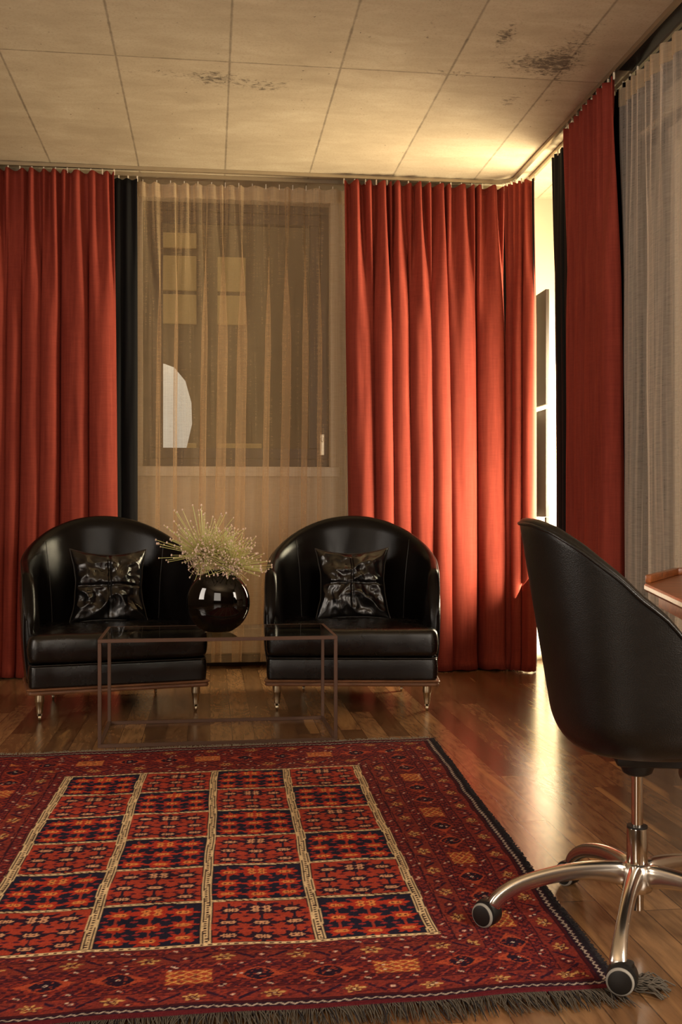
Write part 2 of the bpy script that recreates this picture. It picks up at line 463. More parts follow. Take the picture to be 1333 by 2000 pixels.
def gridmesh(P, closed_u=False):
    """P: array [nv][nu] of points -> mesh"""
    P = np.asarray(P, dtype=np.float32); nv, nu = P.shape[:2]
    me = bpy.data.meshes.new('grid')
    idx = np.arange(nv * nu).reshape(nv, nu)
    if closed_u: idx = np.concatenate([idx, idx[:, :1]], 1)
    a = idx[:-1, :-1]; b = idx[:-1, 1:]; c = idx[1:, 1:]; d = idx[1:, :-1]
    F = np.stack([a, b, c, d], -1).reshape(-1, 4)
    me.vertices.add(nv * nu); me.vertices.foreach_set('co', P.reshape(-1))
    me.loops.add(F.size); me.loops.foreach_set('vertex_index', F.reshape(-1).astype(np.int32))
    me.polygons.add(len(F)); me.polygons.foreach_set('loop_start', np.arange(0, F.size, 4, dtype=np.int32))
    try: me.polygons.foreach_set('loop_total', np.full(len(F), 4, dtype=np.int32))
    except Exception: pass
    me.update(calc_edges=True); me.validate()
    return me

def smooth01(t):
    t = np.clip(t, 0, 1); return t * t * (3 - 2 * t)

# ------------------------------------------------------------------ the room shell
CH = 3.08
X0, X1, Y0, Y1 = -3.4, 2.12, -2.8, 6.88
bm = bmesh.new(); box(bm, (X0 - .3, Y0 - .3, -0.12), (X1 + .3, Y1 + .3, 0)); struct(ob('floor', bm, 'floor', smooth=False))
bm = bmesh.new(); box(bm, (X0 - .3, Y0 - .3, CH), (X1 + .3, Y1 + .3, CH + .2)); struct(ob('ceiling', bm, 'ceiling', smooth=False))

def wall_y(name, y0, y1, holes, mat, x0, x1):
    """wall lying along X with rectangular holes (xa,xb,za,zb)"""
    bm = bmesh.new(); xs = sorted({x0, x1, *[h[0] for h in holes], *[h[1] for h in holes]})
    for a, b in zip(xs, xs[1:]):
        hs = [h for h in holes if h[0] <= a + 1e-6 and h[1] >= b - 1e-6]
        z = 0
        for h in sorted(hs, key=lambda q: q[2]):
            if h[2] > z: box(bm, (a, y0, z), (b, y1, h[2]))
            z = h[3]
        if z < CH: box(bm, (a, y0, z), (b, y1, CH))
    return struct(ob(name, bm, mat, smooth=False))

def wall_x(name, x0, x1, holes, mat, y0, y1):
    bm = bmesh.new(); ys = sorted({y0, y1, *[h[0] for h in holes], *[h[1] for h in holes]})
    for a, b in zip(ys, ys[1:]):
        hs = [h for h in holes if h[0] <= a + 1e-6 and h[1] >= b - 1e-6]
        z = 0
        for h in sorted(hs, key=lambda q: q[2]):
            if h[2] > z: box(bm, (x0, a, z), (x1, b, h[2]))
            z = h[3]
        if z < CH: box(bm, (x0, a, z), (x1, b, CH))
    return struct(ob(name, bm, mat, smooth=False))

wall_y('wall_back', Y1, Y1 + .3, [(-0.43, 0.78, 1.28, 3.0)], 'plaster', X0 - .3, X1 + 2.6)  # right end lengthened outdoors, added to block sun from the facade
wall_x('wall_right', X1, X1 + .3, [(5.60, 6.88, 0.0, CH), (3.3, 5.37, 0.0, 2.87)], 'concrete', Y0, Y1)
wall_x('wall_left', X0 - .3, X0, [], 'brown_plaster', Y0, Y1)
wall_y('wall_front', Y0 - .3, Y0, [], 'brown_plaster', X0 - .3, X1 + .3)

# back window: brown casement in the reveal
win = struct(empty('window_1', (0.175, Y1 + .10, 1.28)))
bm = bmesh.new()
def frame_xz(bm, x0, x1, z0, z1, w, y0, y1, bev=0.004):
    box(bm, (x0, y0, z0), (x1, y1, z0 + w), bev); box(bm, (x0, y0, z1 - w), (x1, y1, z1), bev)
    box(bm, (x0, y0, z0 + w), (x0 + w, y1, z1 - w), bev); box(bm, (x1 - w, y0, z0 + w), (x1, y1, z1 - w), bev)
frame_xz(bm, -.605, .605, 0, 1.72, .055, 0, .09)
ob('window_frame', bm, 'window_frame_brown', win, smooth=False)
bm = bmesh.new(); frame_xz(bm, -.55, .55, .055, 1.665, .07, .012, .075)
sash = ob('sash', bm, 'window_frame_brown', win, smooth=False)
bm = bmesh.new(); box(bm, (-.48, .04, .125), (.48, .048, 1.595)); ob('pane', bm, 'window_glass', sash, smooth=False)
bm = bmesh.new(); box(bm, (-.66, -.13, -.065), (.66, .0, -.002), .004)
ob('window_sill', bm, 'white_paint', win, smooth=False)
bm = bmesh.new(); box(bm, (.545, -.005, .08), (.575, .012, .22), .003); box(bm, (.553, -.03, .17), (.567, 0, .20), .003)
ob('hinge', bm, 'aluminium', win, smooth=False)

# corner window in the right wall
win = struct(empty('window_2', (X1 + .285, 6.24, 0.0)))
bm = bmesh.new()
def frame_yz(bm, y0, y1, z0, z1, w, x0, x1, bev=0.004):
    box(bm, (x0, y0, z0), (x1, y1, z0 + w), bev); box(bm, (x0, y0, z1 - w), (x1, y1, z1), bev)
    box(bm, (x0, y0, z0 + w), (x1, y0 + w, z1 - w), bev); box(bm, (x0, y1 - w, z0 + w), (x1, y1, z1 - w), bev)
frame_yz(bm, -.64, .64, 0, 3.075, .05, .0, .07)
ob('window_frame', bm, 'window_frame_brown', win, smooth=False)
bm = bmesh.new(); box(bm, (.03, -.59, .05), (.036, .59, 3.02)); ob('pane', bm, 'window_glass', win, smooth=False)
bm = bmesh.new(); box(bm, (-.10, -.63, .0), (0.0, .63, .05), .003); ob('window_sill', bm, 'white_paint', win, smooth=False)

# dark timber panels beside the corner window
sh = empty('timber_wall_panel', (X1 + .006, 6.67, .956), 0, 'dark brown timber panel on the concrete right wall, beside the bright corner window', 'wall panel')
bm = bmesh.new(); box(bm, (-.012, -.14, .0), (.012, .14, .685), .002); ob('lower_board', bm, 'window_frame_brown', sh, smooth=False)
bm = bmesh.new(); box(bm, (-.012, -.14, .715), (.012, .14, 1.445), .002); ob('upper_board', bm, 'window_frame_brown', sh, smooth=False)
bm = bmesh.new(); box(bm, (-.010, -.14, -.956), (.010, -.11, -.002), .002); box(bm, (-.010, .11, -.956), (.010, .14, -.002), .002); ob('post', bm, 'window_frame_brown', sh, smooth=False)

# balcony door in the right wall
dr = struct(empty('door_1', (X1 + .03, 4.33, 0)))
bm = bmesh.new(); frame_yz(bm, -1.03, 1.04, 0.0, 2.87, .06, .02, .10)
box(bm, (.0, .49, .06), (.09, .56, 2.81), .003)
ob('door_frame', bm, 'window_frame_brown', dr, smooth=False)
bm = bmesh.new(); box(bm, (.03, .575, .06), (.07, .98, 2.81), .004); ob('fixed_panel', bm, 'door_paint', dr, smooth=False)
bm = bmesh.new(); frame_yz(bm, -.97, .49, .06, 2.81, .075, .01, .07)
leaf = ob('door_leaf', bm, 'door_paint', dr, smooth=False)
bm = bmesh.new(); box(bm, (.035, -.895, .135), (.041, .415, 2.735)); ob('pane', bm, 'window_glass', leaf, smooth=False)
bm = bmesh.new(); tube(bm, [(0, .525, 1.06), (-.05, .525, 1.06)], .011); tube(bm, [(-.05, .520, 1.06), (-.055, .585, 1.058), (-.056, .602, 1.045), (-.056, .604, .93)], .011)
box(bm, (-.006, .51, 1.0), (.0, .54, 1.12), .002)
ob('door_handle', bm, 'window_frame_brown', dr, auto=40)

# skirting boards
bm = bmesh.new(); box(bm, (X0, Y1 - .015, 0), (X1, Y1, .07), .003); struct(ob('baseboard_back', bm, 'window_frame_brown', smooth=False))
bm = bmesh.new(); box(bm, (X1 - .015, 5.38, 0), (X1, 5.59, .07), .003); struct(ob('baseboard_right', bm, 'window_frame_brown', smooth=False))
bm = bmesh.new(); box(bm, (X1 - .085, -1.0, CH - .12), (X1 - .001, 5.55, CH - .002), .003); struct(ob('trim_1', bm, 'dark_rail', smooth=False))
bm = bmesh.new(); box(bm, (1.905, -1.0, CH - .014), (X1 - .087, 4.80, CH - .001), .002); struct(ob('trim_2', bm, 'dark_rail', smooth=False))

# radiator under the back window
rd = empty('radiator', (0.15, 6.80, 0), 0, 'flat cream panel radiator under the back window, behind the sheer curtain', 'radiator')
bm = bmesh.new(); box(bm, (-.62, -.03, .27), (.62, .03, .67), .006); ob('upper_panel', bm, 'white_paint', rd, smooth=False)
bm = bmesh.new(); box(bm, (-.62, -.03, .09), (.62, .03, .262), .006); ob('lower_panel', bm, 'white_paint', rd, smooth=False)
for sx in (-.45, .45):
    bm = bmesh.new(); box(bm, (sx - .02, -.02, 0), (sx + .02, .02, .10), .003); ob('foot', bm, 'white_paint', rd, smooth=False)
for sx in (-.45, .45):
    bm = bmesh.new(); box(bm, (sx - .015, .028, .3), (sx + .015, .078, .6), .003); ob('bracket', bm, 'aluminium', rd, smooth=False)

# ------------------------------------------------------------------ outside
bm = bmesh.new(); box(bm, (-14, Y1 + .4, -.7), (20, 40, -.6)); struct(ob('ground', bm, 'ground_outside', smooth=False))
b = empty('facade', (-1.2, 14.5, -.6), 0, 'dim brown house front across the yard, seen through the back window', 'building')
bm = bmesh.new(); box(bm, (-5, 0, 0), (3.4, 3, 8.5), .01); ob('wall', bm, 'facade', b, smooth=False)
for (xa, xb, za, zb) in ((.38, 1.02, 4.55, 5.02), (.38, 1.02, 4.10, 4.50), (.38, 1.02, 5.12, 5.33), (1.3, 1.68, 4.55, 5.02), (1.3, 1.68, 4.10, 4.50), (.38, 1.02, 1.6, 2.5), (1.3, 1.9, 1.6, 2.5)):
    bm = bmesh.new(); box(bm, (xa, -.05, za), (xb, .0, zb), .01); ob('shutter', bm, 'facade_pale', b, smooth=False)
b = empty('building_wall', (7.0, 6.0, -.6), 0, 'dim brown neighbouring wall outside the balcony door, behind the right sheer curtain', 'building')
bm = bmesh.new(); box(bm, (0, -7, 0), (1, 12, 8.5), .01); ob('wall', bm, 'facade', b, smooth=False)
for ya in (-5.0, -1.5, 2.0, 5.5, 9.0):
    bm = bmesh.new(); box(bm, (-.05, ya, 2.0), (0, ya + 1.2, 4.0), .01); ob('shutter', bm, 'facade_pale', b, smooth=False)
bm = bmesh.new()
lathe(bm, [(.02, -.42), (.12, -.40), (.20, -.28), (.245, -.08), (.24, .10), (.19, .28), (.10, .39), (.02, .42)], 40, (-0.395, 9.0, 1.80))
lathe(bm, [(.03, -2.40), (.03, -.41)], 12, (-0.395, 9.0, 1.80))
tag(ob('outdoor_form', bm, 'form', auto=80), 'white egg-shaped lantern outside, with added glow, at the lower left of the back window', 'form')

# ------------------------------------------------------------------ curtain rails
def rail(name, pts, z0, z1, w, mat, label):
    bm = bmesh.new()
    n = len(pts); L = []; Rr = []
    for i in range(n):
        p = Vector(pts[i]).to_2d() if False else Vector((pts[i][0], pts[i][1]))
        a = Vector(pts[max(i - 1, 0)]); c = Vector(pts[min(i + 1, n - 1)])
        t = (c - a).normalized(); nn = Vector((-t.y, t.x))
        L.append(p + nn * w / 2); Rr.append(p - nn * w / 2)
    rows = []
    for i in range(n):
        rows.append([bm.verts.new((L[i].x, L[i].y, z0)), bm.verts.new((L[i].x, L[i].y, z1)), bm.verts.new((Rr[i].x, Rr[i].y, z1)), bm.verts.new((Rr[i].x, Rr[i].y, z0))])
    for a, b_ in zip(rows, rows[1:]):
        for j in range(4):
            k = (j + 1) % 4; bm.faces.new((a[j], a[k], b_[k], b_[j]))
    bm.faces.new(rows[0]); bm.faces.new(rows[-1][::-1])
    o = ob(name, bm, mat, smooth=False)
    return tag(o, label, 'curtain rail')
def corner(xr, yb, r, y_end):
    pts = [(X0 + .01, yb)]
    for k in range(9):
        a = PI / 2 - k / 8 * PI / 2
        pts.append((xr - r + r * math.cos(a), yb - r + r * math.sin(a)))
    pts.append((xr, y_end)); return pts
rail('curtain_rail', corner(1.89, 6.54, .10, -1.0), CH - .022, CH - .001, .018, 'aluminium', 'thin aluminium curtain rail under the ceiling, front one carrying the red curtains')
rail('curtain_rail', corner(1.985, 6.66, .12, -1.0), CH - .024, CH - .001, .018, 'aluminium', 'thin aluminium curtain rail nearer the wall, carrying black and sheer curtains')

# ------------------------------------------------------------------ curtains
def curtain(name, path, z_top, z_bot, folds, amp, seed, mat, label, cat='curtain', top_folds=None, group=None,
            amp_top=None, thick=0.003, overlap=0.42, flare=0.0, res=14, lean=0.0, hooks=True, heading=None, pool=0.0, hook_r=.004, drift=0.35, lean_end=None):
    rnd = random.Random(seed)
    path = [Vector(p) for p in path]
    seg = [0]
    for a, b in zip(path, path[1:]): seg.append(seg[-1] + (b - a).length)
    L = seg[-1]
    def at(s):
        s = min(max(s, 0), L)
        for i in range(len(seg) - 1):
            if s <= seg[i + 1] + 1e-9:
                f = (s - seg[i]) / max(seg[i + 1] - seg[i], 1e-9)
                return path[i].lerp(path[i + 1], f)
        return path[-1]
    top_folds = top_folds or folds * 2
    amp_top = amp_top if amp_top is not None else amp * 0.55
    nu = int(max(top_folds, folds) * res); nv = 70
    # irregular fold widths
    def phase(n, sd):
        rr = random.Random(sd); w = [rr.uniform(0.55, 1.5) for _ in range(n)]
        tot = sum(w); cum = [0]
        for q in w: cum.append(cum[-1] + q / tot)
        amps = [rr.uniform(0.55, 1.25) for _ in range(n + 1)]
        return cum, amps
    c1, a1 = phase(folds, seed + 1); c2, a2 = phase(top_folds, seed + 2)
    def ev(cum, amps, t):
        t = min(max(t, 0), 1)
        for i in range(len(cum) - 1):
            if t <= cum[i + 1] + 1e-9:
                f = (t - cum[i]) / (cum[i + 1] - cum[i]); return i + f, amps[i] * (1 - f) + amps[i + 1] * f
        return len(cum) - 1, amps[-1]
    P = np.zeros((nv, nu + 1, 3), np.float32)
    pts = [at(L * i / nu) for i in range(nu + 1)]
    for j in range(nv):
        v = j / (nv - 1)                      # 0 top, 1 bottom
        z = z_top + (z_bot - z_top) * v
        wt = float(1 - smooth01(v / 0.35)); wl_ = 1 - 0.85 * wt
        for i in range(nu + 1):
            t = i / nu
            tt = t + drift * 0.05 * math.sin(2.3 * v + seed) * math.sin(PI * t) + 0.010 * noise.noise(Vector((t * 6, v * 2.2, seed)))
            ph, aa = ev(c1, a1, tt); ph2, ab = ev(c2, a2, t)
            s1 = math.cos(2 * PI * ph)
            sq = 2 * abs(math.sin(PI * ph)) ** 0.75 - 1
            swell = 1 + 0.25 * noise.noise(Vector((t * 9, v * 1.5, seed + 9)))
            n_ = amp * aa * sq * wl_ * swell * (0.85 + 0.25 * v) + amp_top * ab * math.cos(2 * PI * ph2) * wt
            n_ += 0.006 * noise.noise(Vector((t * 40 * L, v * 5, seed + 3)))
            tg = -overlap * amp * aa * math.sin(2 * PI * ph) * wl_
            p = pts[i]; q0 = pts[max(i - 2, 0)]; q1 = pts[min(i + 2, nu)]
            d = (q1 - q0).normalized(); nn = Vector((d.y, -d.x))
            le = lean + ((lean_end - lean) * t if lean_end is not None else 0)
            shift = tg + flare * (t - 0.5) * v + le * math.sin(v * PI / 2) * (1 if True else 0)
            pp = p + d * shift + nn * n_
            zz = z
            if v > 0.97 and pool > 0:
                k = (v - 0.97) / 0.03
                pp = pp + nn * pool * k * (0.5 + 0.7 * noise.noise(Vector((t * 14, 0, seed)))) 
                zz = z + 0.012 * k * noise.noise(Vector((t * 25, 3, seed)))
                zz = max(zz, z_bot)
            if j == 0: zz = z + 0.004 * math.cos(2 * PI * ph2)
            P[j, i] = (pp.x, pp.y, zz)
    cx, cy = path[0].lerp(path[-1], .5)
    root = empty(name, (cx, cy, z_bot), 0, label, cat, group)
    P -= np.array([cx, cy, z_bot], np.float32)
    o = link('cloth', gridmesh(P), mat, root)
    if thick: mod(o, 'SOLIDIFY', thickness=thick, offset=0)
    if heading:
        hh = P[:3].copy(); d2 = np.array([path[-1].y - path[0].y, -(path[-1].x - path[0].x)]); d2 = d2 / max(np.linalg.norm(d2), 1e-6)
        hh[:, :, :2] += d2 * 0.004
        link('heading_tape', gridmesh(hh), heading, root)
    if hooks:
        for i in range(0, nu + 1, max(1, nu // max(top_folds, 1))):
            bm = bmesh.new(); p = P[0, i]
            c = pts[i] - Vector((cx, cy))
            box(bm, (c.x - hook_r, c.y - hook_r, z_top - z_bot - .012), (c.x + hook_r, c.y + hook_r, CH - .024 - z_bot), .001)
            ob('glider', bm, 'white_plastic', root, smooth=False)
    return root, P

YR, YB = 6.54, 6.66
ZT = CH - .045
curtain('curtain', [(-1.75, YR), (-.575, YR)], ZT, .006, 9, .055, 11, 'red_linen', 'long red linen curtain left of the back window, behind the left armchair', top_folds=17, flare=.05, pool=.04)
curtain('curtain', [(.825, YR), (1.84, YR)], ZT, .006, 7, .075, 25, 'red_linen', 'wide red linen curtain right of the back window, behind the right armchair', top_folds=15, flare=-.02, pool=.04, lean=.03)
cr, cP = curtain('curtain', [(1.85, 6.51), (1.885, 6.43), (1.93, 6.385), (1.985, 6.345)], ZT, .006, 3, .030, 37, 'red_linen', 'narrow red linen curtain turning round the room corner, its hem edge trimmed dark', top_folds=5, pool=.02)
# dark braid sewn on its free edge
bm = bmesh.new(); e = cP[:, -1]; tube(bm, [tuple(q + np.array([-.006, -.002, 0])) for q in e], .0035, 6); ob('braid', bm, 'black_lining', cr)
e2 = cP[:, -4]; bm = bmesh.new(); tube(bm, [tuple(q + np.array([-.006, -.002, 0])) for q in e2], .003, 6); ob('braid', bm, 'black_lining', cr)
curtain('curtain', [(1.90, 5.50), (1.885, 4.80)], ZT, .006, 5, .042, 43, 'red_linen', 'red linen curtain on the right wall, beside the balcony door sheer', top_folds=9, flare=-.03)
curtain('lining_curtain', [(-.95, YB - .01), (-.445, YB - .01)], ZT, .01, 7, .016, 51, 'black_lining', 'black blackout curtain left of the back window, showing beside the red one', top_folds=9, flare=0)
curtain('lining_curtain', [(1.45, YB - .02), (1.86, YB - .04), (1.955, YB - .13)], ZT, .01, 6, .014, 52, 'black_lining', 'black blackout curtain behind the wide red curtain, a sliver at the room corner', top_folds=8)
curtain('lining_curtain', [(1.972, 5.955), (1.968, 4.72)], ZT, .01, 12, .016, 53, 'black_lining', 'black blackout curtain on the right wall, behind the red one', top_folds=14, lean=.07)
curtain('sheer_curtain', [(-.50, YB + .055), (.86, YB + .055)], ZT, .045, 10, .020, 61, 'sheer_voile', 'golden sheer curtain hanging in front of the back window and radiator', top_folds=16, thick=0, heading='sheer_heading', overlap=3.0, amp_top=.014, hook_r=.0025)
curtain('sheer_curtain', [(1.935, 4.83), (1.925, 1.2)], ZT - .045, .02, 15, .020, 67, 'sheer_voile_pale', 'pale sheer curtain in front of the balcony door on the right wall', top_folds=44, thick=0, heading='sheer_heading', overlap=.5, amp_top=.014, hooks=False)

# ------------------------------------------------------------------ armchairs
def resample(pts, n):
    pts = [Vector(p) for p in pts]; seg = [0]
    for a, b in zip(pts, pts[1:]): seg.append(seg[-1] + (b - a).length)
    out = []
    for i in range(n):
        s = seg[-1] * i / (n - 1)
        for k in range(len(seg) - 1):
            if s <= seg[k + 1] + 1e-9:
                out.append(pts[k].lerp(pts[k + 1], (s - seg[k]) / (seg[k + 1] - seg[k]))); break
    return out

def upath(hw, y_front, y_turn, y_back, n=80, p=2.3):
    """U plan from front left round the back to front right; returns list of (pos, phi) phi in [0,1] arc amount"""
    pts = [Vector((-hw, y_front))]
    for k in range(6): pts.append(Vector((-hw, y_front + (y_turn - y_front) * (k + 1) / 6)))
    for k in range(1, 60):
        a = PI - PI * k / 60
        c, s_ = math.cos(a), math.sin(a)
        pts.append(Vector((hw * math.copysign(abs(c) ** (2 / p), c), y_turn + (y_back - y_turn) * abs(s_) ** (2 / p))))
    for k in range(7): pts.append(Vector((hw, y_turn - (y_turn - y_front) * k / 6)))
    return resample(pts, n)

def block(bm, outline, z0, z1, r, crown=0.0, seed=0, wr=0.0, nseg=5, rings_in=6):
    """soft upholstered block over a closed outline (list of 2D), rounded edges"""
    n = len(outline); cen = sum(outline, Vector((0, 0))) / n
    nrm = []
    for i in range(n):
        t = (outline[(i + 1) % n] - outline[i - 1]).normalized(); nn = Vector((t.y, -t.x))
        if nn.dot(outline[i] - cen) < 0: nn = -nn
        nrm.append(nn)
    def disp(x, y, z): return wr * noise.noise(Vector((x * 7 + seed, y * 7, z * 9))) + wr * .5 * noise.noise(Vector((x * 19 + seed, y * 15, z * 5)))
    rings = []
    prof = []
    for k in range(nseg + 1):
        a = -PI / 2 + (PI / 2) * k / nseg; prof.append((r - r * math.cos(a), z0 + r + r * math.sin(a)))
    for k in range(1, 4): prof.append((-0.003 * math.sin(PI * k / 4), z0 + r + (z1 - z0 - 2 * r) * k / 4))
    for k in range(nseg + 1):
        a = (PI / 2) * k / nseg; prof.append((r - r * math.cos(a), z1 - r + r * math.sin(a)))
    for ins, z in prof:
        ring = []
        for i in range(n):
            p = outline[i] - nrm[i] * ins
            d = disp(p.x, p.y, z)
            ring.append(bm.verts.new((p.x + nrm[i].x * d, p.y + nrm[i].y * d, z + d * (0.6 if z > z0 + r else 0))))
        rings.append(ring)
    last = [outline[i] - nrm[i] * r for i in range(n)]
    for k in range(1, rings_in + 1):
        f = k / (rings_in + 1); ring = []
        for i in range(n):
            p = last[i].lerp(cen, f)
            z = z1 + crown * (1 - (1 - f) ** 2) + disp(p.x, p.y, z1) * .8
            ring.append(bm.verts.new((p.x, p.y, z)))
        rings.append(ring)
    for a, b_ in zip(rings, rings[1:]):
        for i in range(n):
            j = (i + 1) % n; bm.faces.new((a[i], a[j], b_[j], b_[i]))
    c = bm.verts.new((cen.x, cen.y, z1 + crown))
    for i in range(n): bm.faces.new((rings[-1][i], rings[-1][(i + 1) % n], c))
    bm.faces.new(rings[0][::-1])
    return rings

def shell_height(i, n, p, yf, yt, hw):
    y = p.y
    if y <= yt:
        f = (y - yf) / (yt - yf)
        return 0.475 + 0.185 * math.sin(min(f * 1.9, 1) * PI / 2) + 0.075 * f
    c = min(1, abs(p.x) / hw); s_ = math.sqrt(max(0, 1 - c * c))
    return 0.735 + 0.233 * s_ ** 1.25

def armchair(loc, rz, label):
    root = empty('armchair', loc, rz, label, 'armchair')
    HW, YF, YT, YK, TH = .410, .115, .36, .750, .024
    n = 96
    path = upath(HW, YF, YT, YK, n, 2.15)
    # --- outer/inner shell as one closed profile swept along the U
    prof = []   # (offset outward, height fraction 0..1 between bottom & top, extra z)
    nn_ = []
    for i in range(n):
        t = (path[min(i + 1, n - 1)] - path[max(i - 1, 0)]).normalized(); nn_.append(Vector((-t.y, t.x)))
    bm = bmesh.new(); rows = []
    for i in range(n):
        H = shell_height(i, n, path[i], YF, YT, HW); z0 = .165
        endt = min(i, n - 1 - i) / (n - 1); th = TH * float(0.25 + 0.75 * math.sqrt(min(1, endt / 0.035)))
        ring = []
        K = 14
        for k in range(K + 1):                 # outer, going up
            f = k / K; z = z0 + (H - th - z0) * f
            fl = 0.012 * math.sin(PI * f) + 0.02 * (f - .3)
            ring.append((th + fl, z))
        for k in range(1, 8):                  # rolled top
            a = PI * k / 8; fl = 0.014
            ring.append((th * math.cos(a) + fl, H - th + th * math.sin(a)))
        for k in range(K + 1):                 # inner, going down
            f = 1 - k / K; z = z0 + .1 + (H - th - z0 - .1) * f
            bulge = .012 * math.sin(PI * min(1, max(0, (z - .42) / max(H - .42, .05))))
            ring.append((-th + 0.014 * (f - .3) - bulge - .050 * (1 - f) ** 1.3 * (.3 + .7 * min(1, endt / .05)), z))
        row = []
        for off, z in ring:
            p = path[i] + nn_[i] * off
            d = 0.0025 * noise.noise(Vector((p.x * 8, p.y * 8, z * 7 + loc[0])))
            row.append(bm.verts.new((p.x + nn_[i].x * d, p.y + nn_[i].y * d, z)))
        rows.append(row)
    m = len(rows[0])
    for a, b_ in zip(rows, rows[1:]):
        for k in range(m):
            q = (k + 1) % m; bm.faces.new((a[k], a[q], b_[q], b_[k]))
    bm.faces.new(rows[0]); bm.faces.new(rows[-1][::-1])
    # record seam paths
    def inner_line(i, lo=16 + 6):
        return [v.co.copy() for v in rows[i][lo:m - 2]]
    seams = [inner_line(int(n * .30)), inner_line(int(n * .70))]
    rimL = [rows[i][K_ := 15].co.copy() for i in range(n)]
    front = [[v.co.copy() for v in rows[i][:16]] for i in (1, n - 2)]
    back = ob('backrest', bm, 'shell_leather', root)
    for s_ in seams:
        bm = bmesh.new(); tube(bm, s_, .0022, 6); ob('seam', bm, 'piping_leather', back)
    bm = bmesh.new(); tube(bm, rimL, .0035, 6)
    for f in front: tube(bm, f, .0035, 6)
    ob('piping', bm, 'piping_leather', back)
    # --- base box and seat cushion over a full outline
    def outline(hw, y0, yb, rc=.03):
        u = upath(hw, y0 + rc, YT, yb, 60, 2.3)
        pts = list(u)
        for k in range(1, 5):
            a = k / 5 * PI / 2; pts.append(Vector((hw - rc + rc * math.cos(a), y0 + rc - rc * math.sin(a))))
        for k in range(0, 16): pts.append(Vector(((hw - rc) * (1 - 2 * k / 15), y0)))
        for k in range(1, 5):
            a = PI / 2 + k / 5 * PI / 2; pts.append(Vector((-hw + rc + rc * math.cos(a), y0 + rc - rc * math.sin(a))))
        return pts
    bm = bmesh.new(); block(bm, outline(.424, 0.012, .70), .158, .264, .010, 0, 3, .001); ob('seat_base', bm, 'armchair_leather', root)
    bm = bmesh.new(); block(bm, outline(.428, 0.0, .70, .045), .268, .412, .036, .018, 7 + loc[0], .005, rings_in=10)
    sc_ = ob('seat_cushion', bm, 'armchair_leather', root); mod(sc_, 'SUBSURF', levels=1, render_levels=1)
    ol = outline(.421, 0.010, .70)
    bm = bmesh.new(); tube(bm, [(p.x, p.y, .266) for p in ol] , .0032, 6); ob('piping', bm, 'piping_leather', sc_)
    # --- wooden plinth
    bm = bmesh.new(); block(bm, outline(.430, 0.004, .72, .02), .128, .146, .003, 0, 0, 0, nseg=2)
    block(bm, outline(.434, 0.0, .725, .02), .147, .158, .003, 0, 0, 0, nseg=2)
    ob('plinth', bm, 'plinth_wood', root, auto=40)
    # --- tapered metal legs with casters
    for sx, y in ((-.374, .05), (.374, .05), (-.27, .62), (.27, .62)):
        bm = bmesh.new(); lathe(bm, [(.0215, .128), (.0215, .094), (.0205, .091), (.0188, .089), (.0152, .050), (.0142, .042), (.013, .036)], 24, (sx, y, 0))
        lg = ob('leg', bm, 'nickel', root, auto=40)
        bm = bmesh.new()
        box(bm, (sx - .011, y - .006, .024), (sx - .007, y + .016, .044), .001); box(bm, (sx + .007, y - .006, .024), (sx + .011, y + .016, .044), .001)
        box(bm, (sx - .011, y - .006, .036), (sx + .011, y + .016, .042), .001)
        lathe(bm, [(.004, -.006), (.0145, -.006), (.016, 0), (.0145, .006), (.004, .006)], 20, (sx, y + .010, .016), 'x')
        ob('caster', bm, 'nickel', lg, auto=40)
    return root

armchair((-.425, 5.20, 0), R(12.3), 'black leather barrel armchair on the left, partly hidden by the vase')
armchair((.695, 5.20, 0), R(-8), 'black leather barrel armchair on the right, in front of the red curtain')

# ------------------------------------------------------------------ leather throw cushions
def throw_cushion(loc, rot, seed, label):
    S = .200; N = 72; T = .060
    def surf(side):
        P = np.zeros((N + 1, N + 1, 3), np.float32)
        for j in range(N + 1):
            for i in range(N + 1):
                u = -1 + 2 * i / N; v = -1 + 2 * j / N
                cx_ = 1 - .15 * (1 - v * v) ; cz_ = 1 - (.17 if v > 0 else .08) * (1 - u * u)
                x = u * S * cx_; z = v * S * cz_
                env = ((1 - u ** 4) * (1 - v ** 4)) ** .55
                puff = T * env * (.75 + .25 * math.cos(u * PI / 2) * math.cos(v * PI / 2))
                q = Vector((u * 1.7 + seed, v * 1.7, side * 3))
                w = .5 - abs(noise.noise(q * 1.2)) * 1.6
                w2 = .5 - abs(noise.noise(q * 2.4 + Vector((5, 2, 1)))) * 1.5
                wr = (.030 * w + .010 * w2) * env
                seam = -.013 * (math.exp(-(u / .035) ** 2) + math.exp(-((v + .05) / .035) ** 2)) * env
                P[j, i] = (x + .004 * noise.noise(q * 2), side * -(puff + wr + seam), z)
        return P
    root = empty('throw_cushion', loc, 0, label, 'cushion')
    root.rotation_euler = rot
    a = surf(1); b_ = surf(-1)
    bm = bmesh.new(); N1 = N + 1
    va = [[bm.verts.new(a[j, i]) for i in range(N1)] for j in range(N1)]
    vb = [[va[j][i] if (i in (0, N) or j in (0, N)) else bm.verts.new(b_[j, i]) for i in range(N1)] for j in range(N1)]
    for j in range(N):
        for i in range(N):
            bm.faces.new((va[j][i], va[j][i + 1], va[j + 1][i + 1], va[j + 1][i]))
            bm.faces.new((vb[j][i], vb[j + 1][i], vb[j + 1][i + 1], vb[j][i + 1]))
    edge = [va[0][i].co.copy() for i in range(N1)] + [va[j][N].co.copy() for j in range(1, N1)] + [va[N][i].co.copy() for i in range(N - 1, -1, -1)] + [va[j][0].co.copy() for j in range(N - 1, -1, -1)]
    ob('cover', bm, 'cushion_leather', root)
    bm = bmesh.new(); tube(bm, edge, .0032, 6); ob('piping', bm, 'piping_leather', root)
    return root
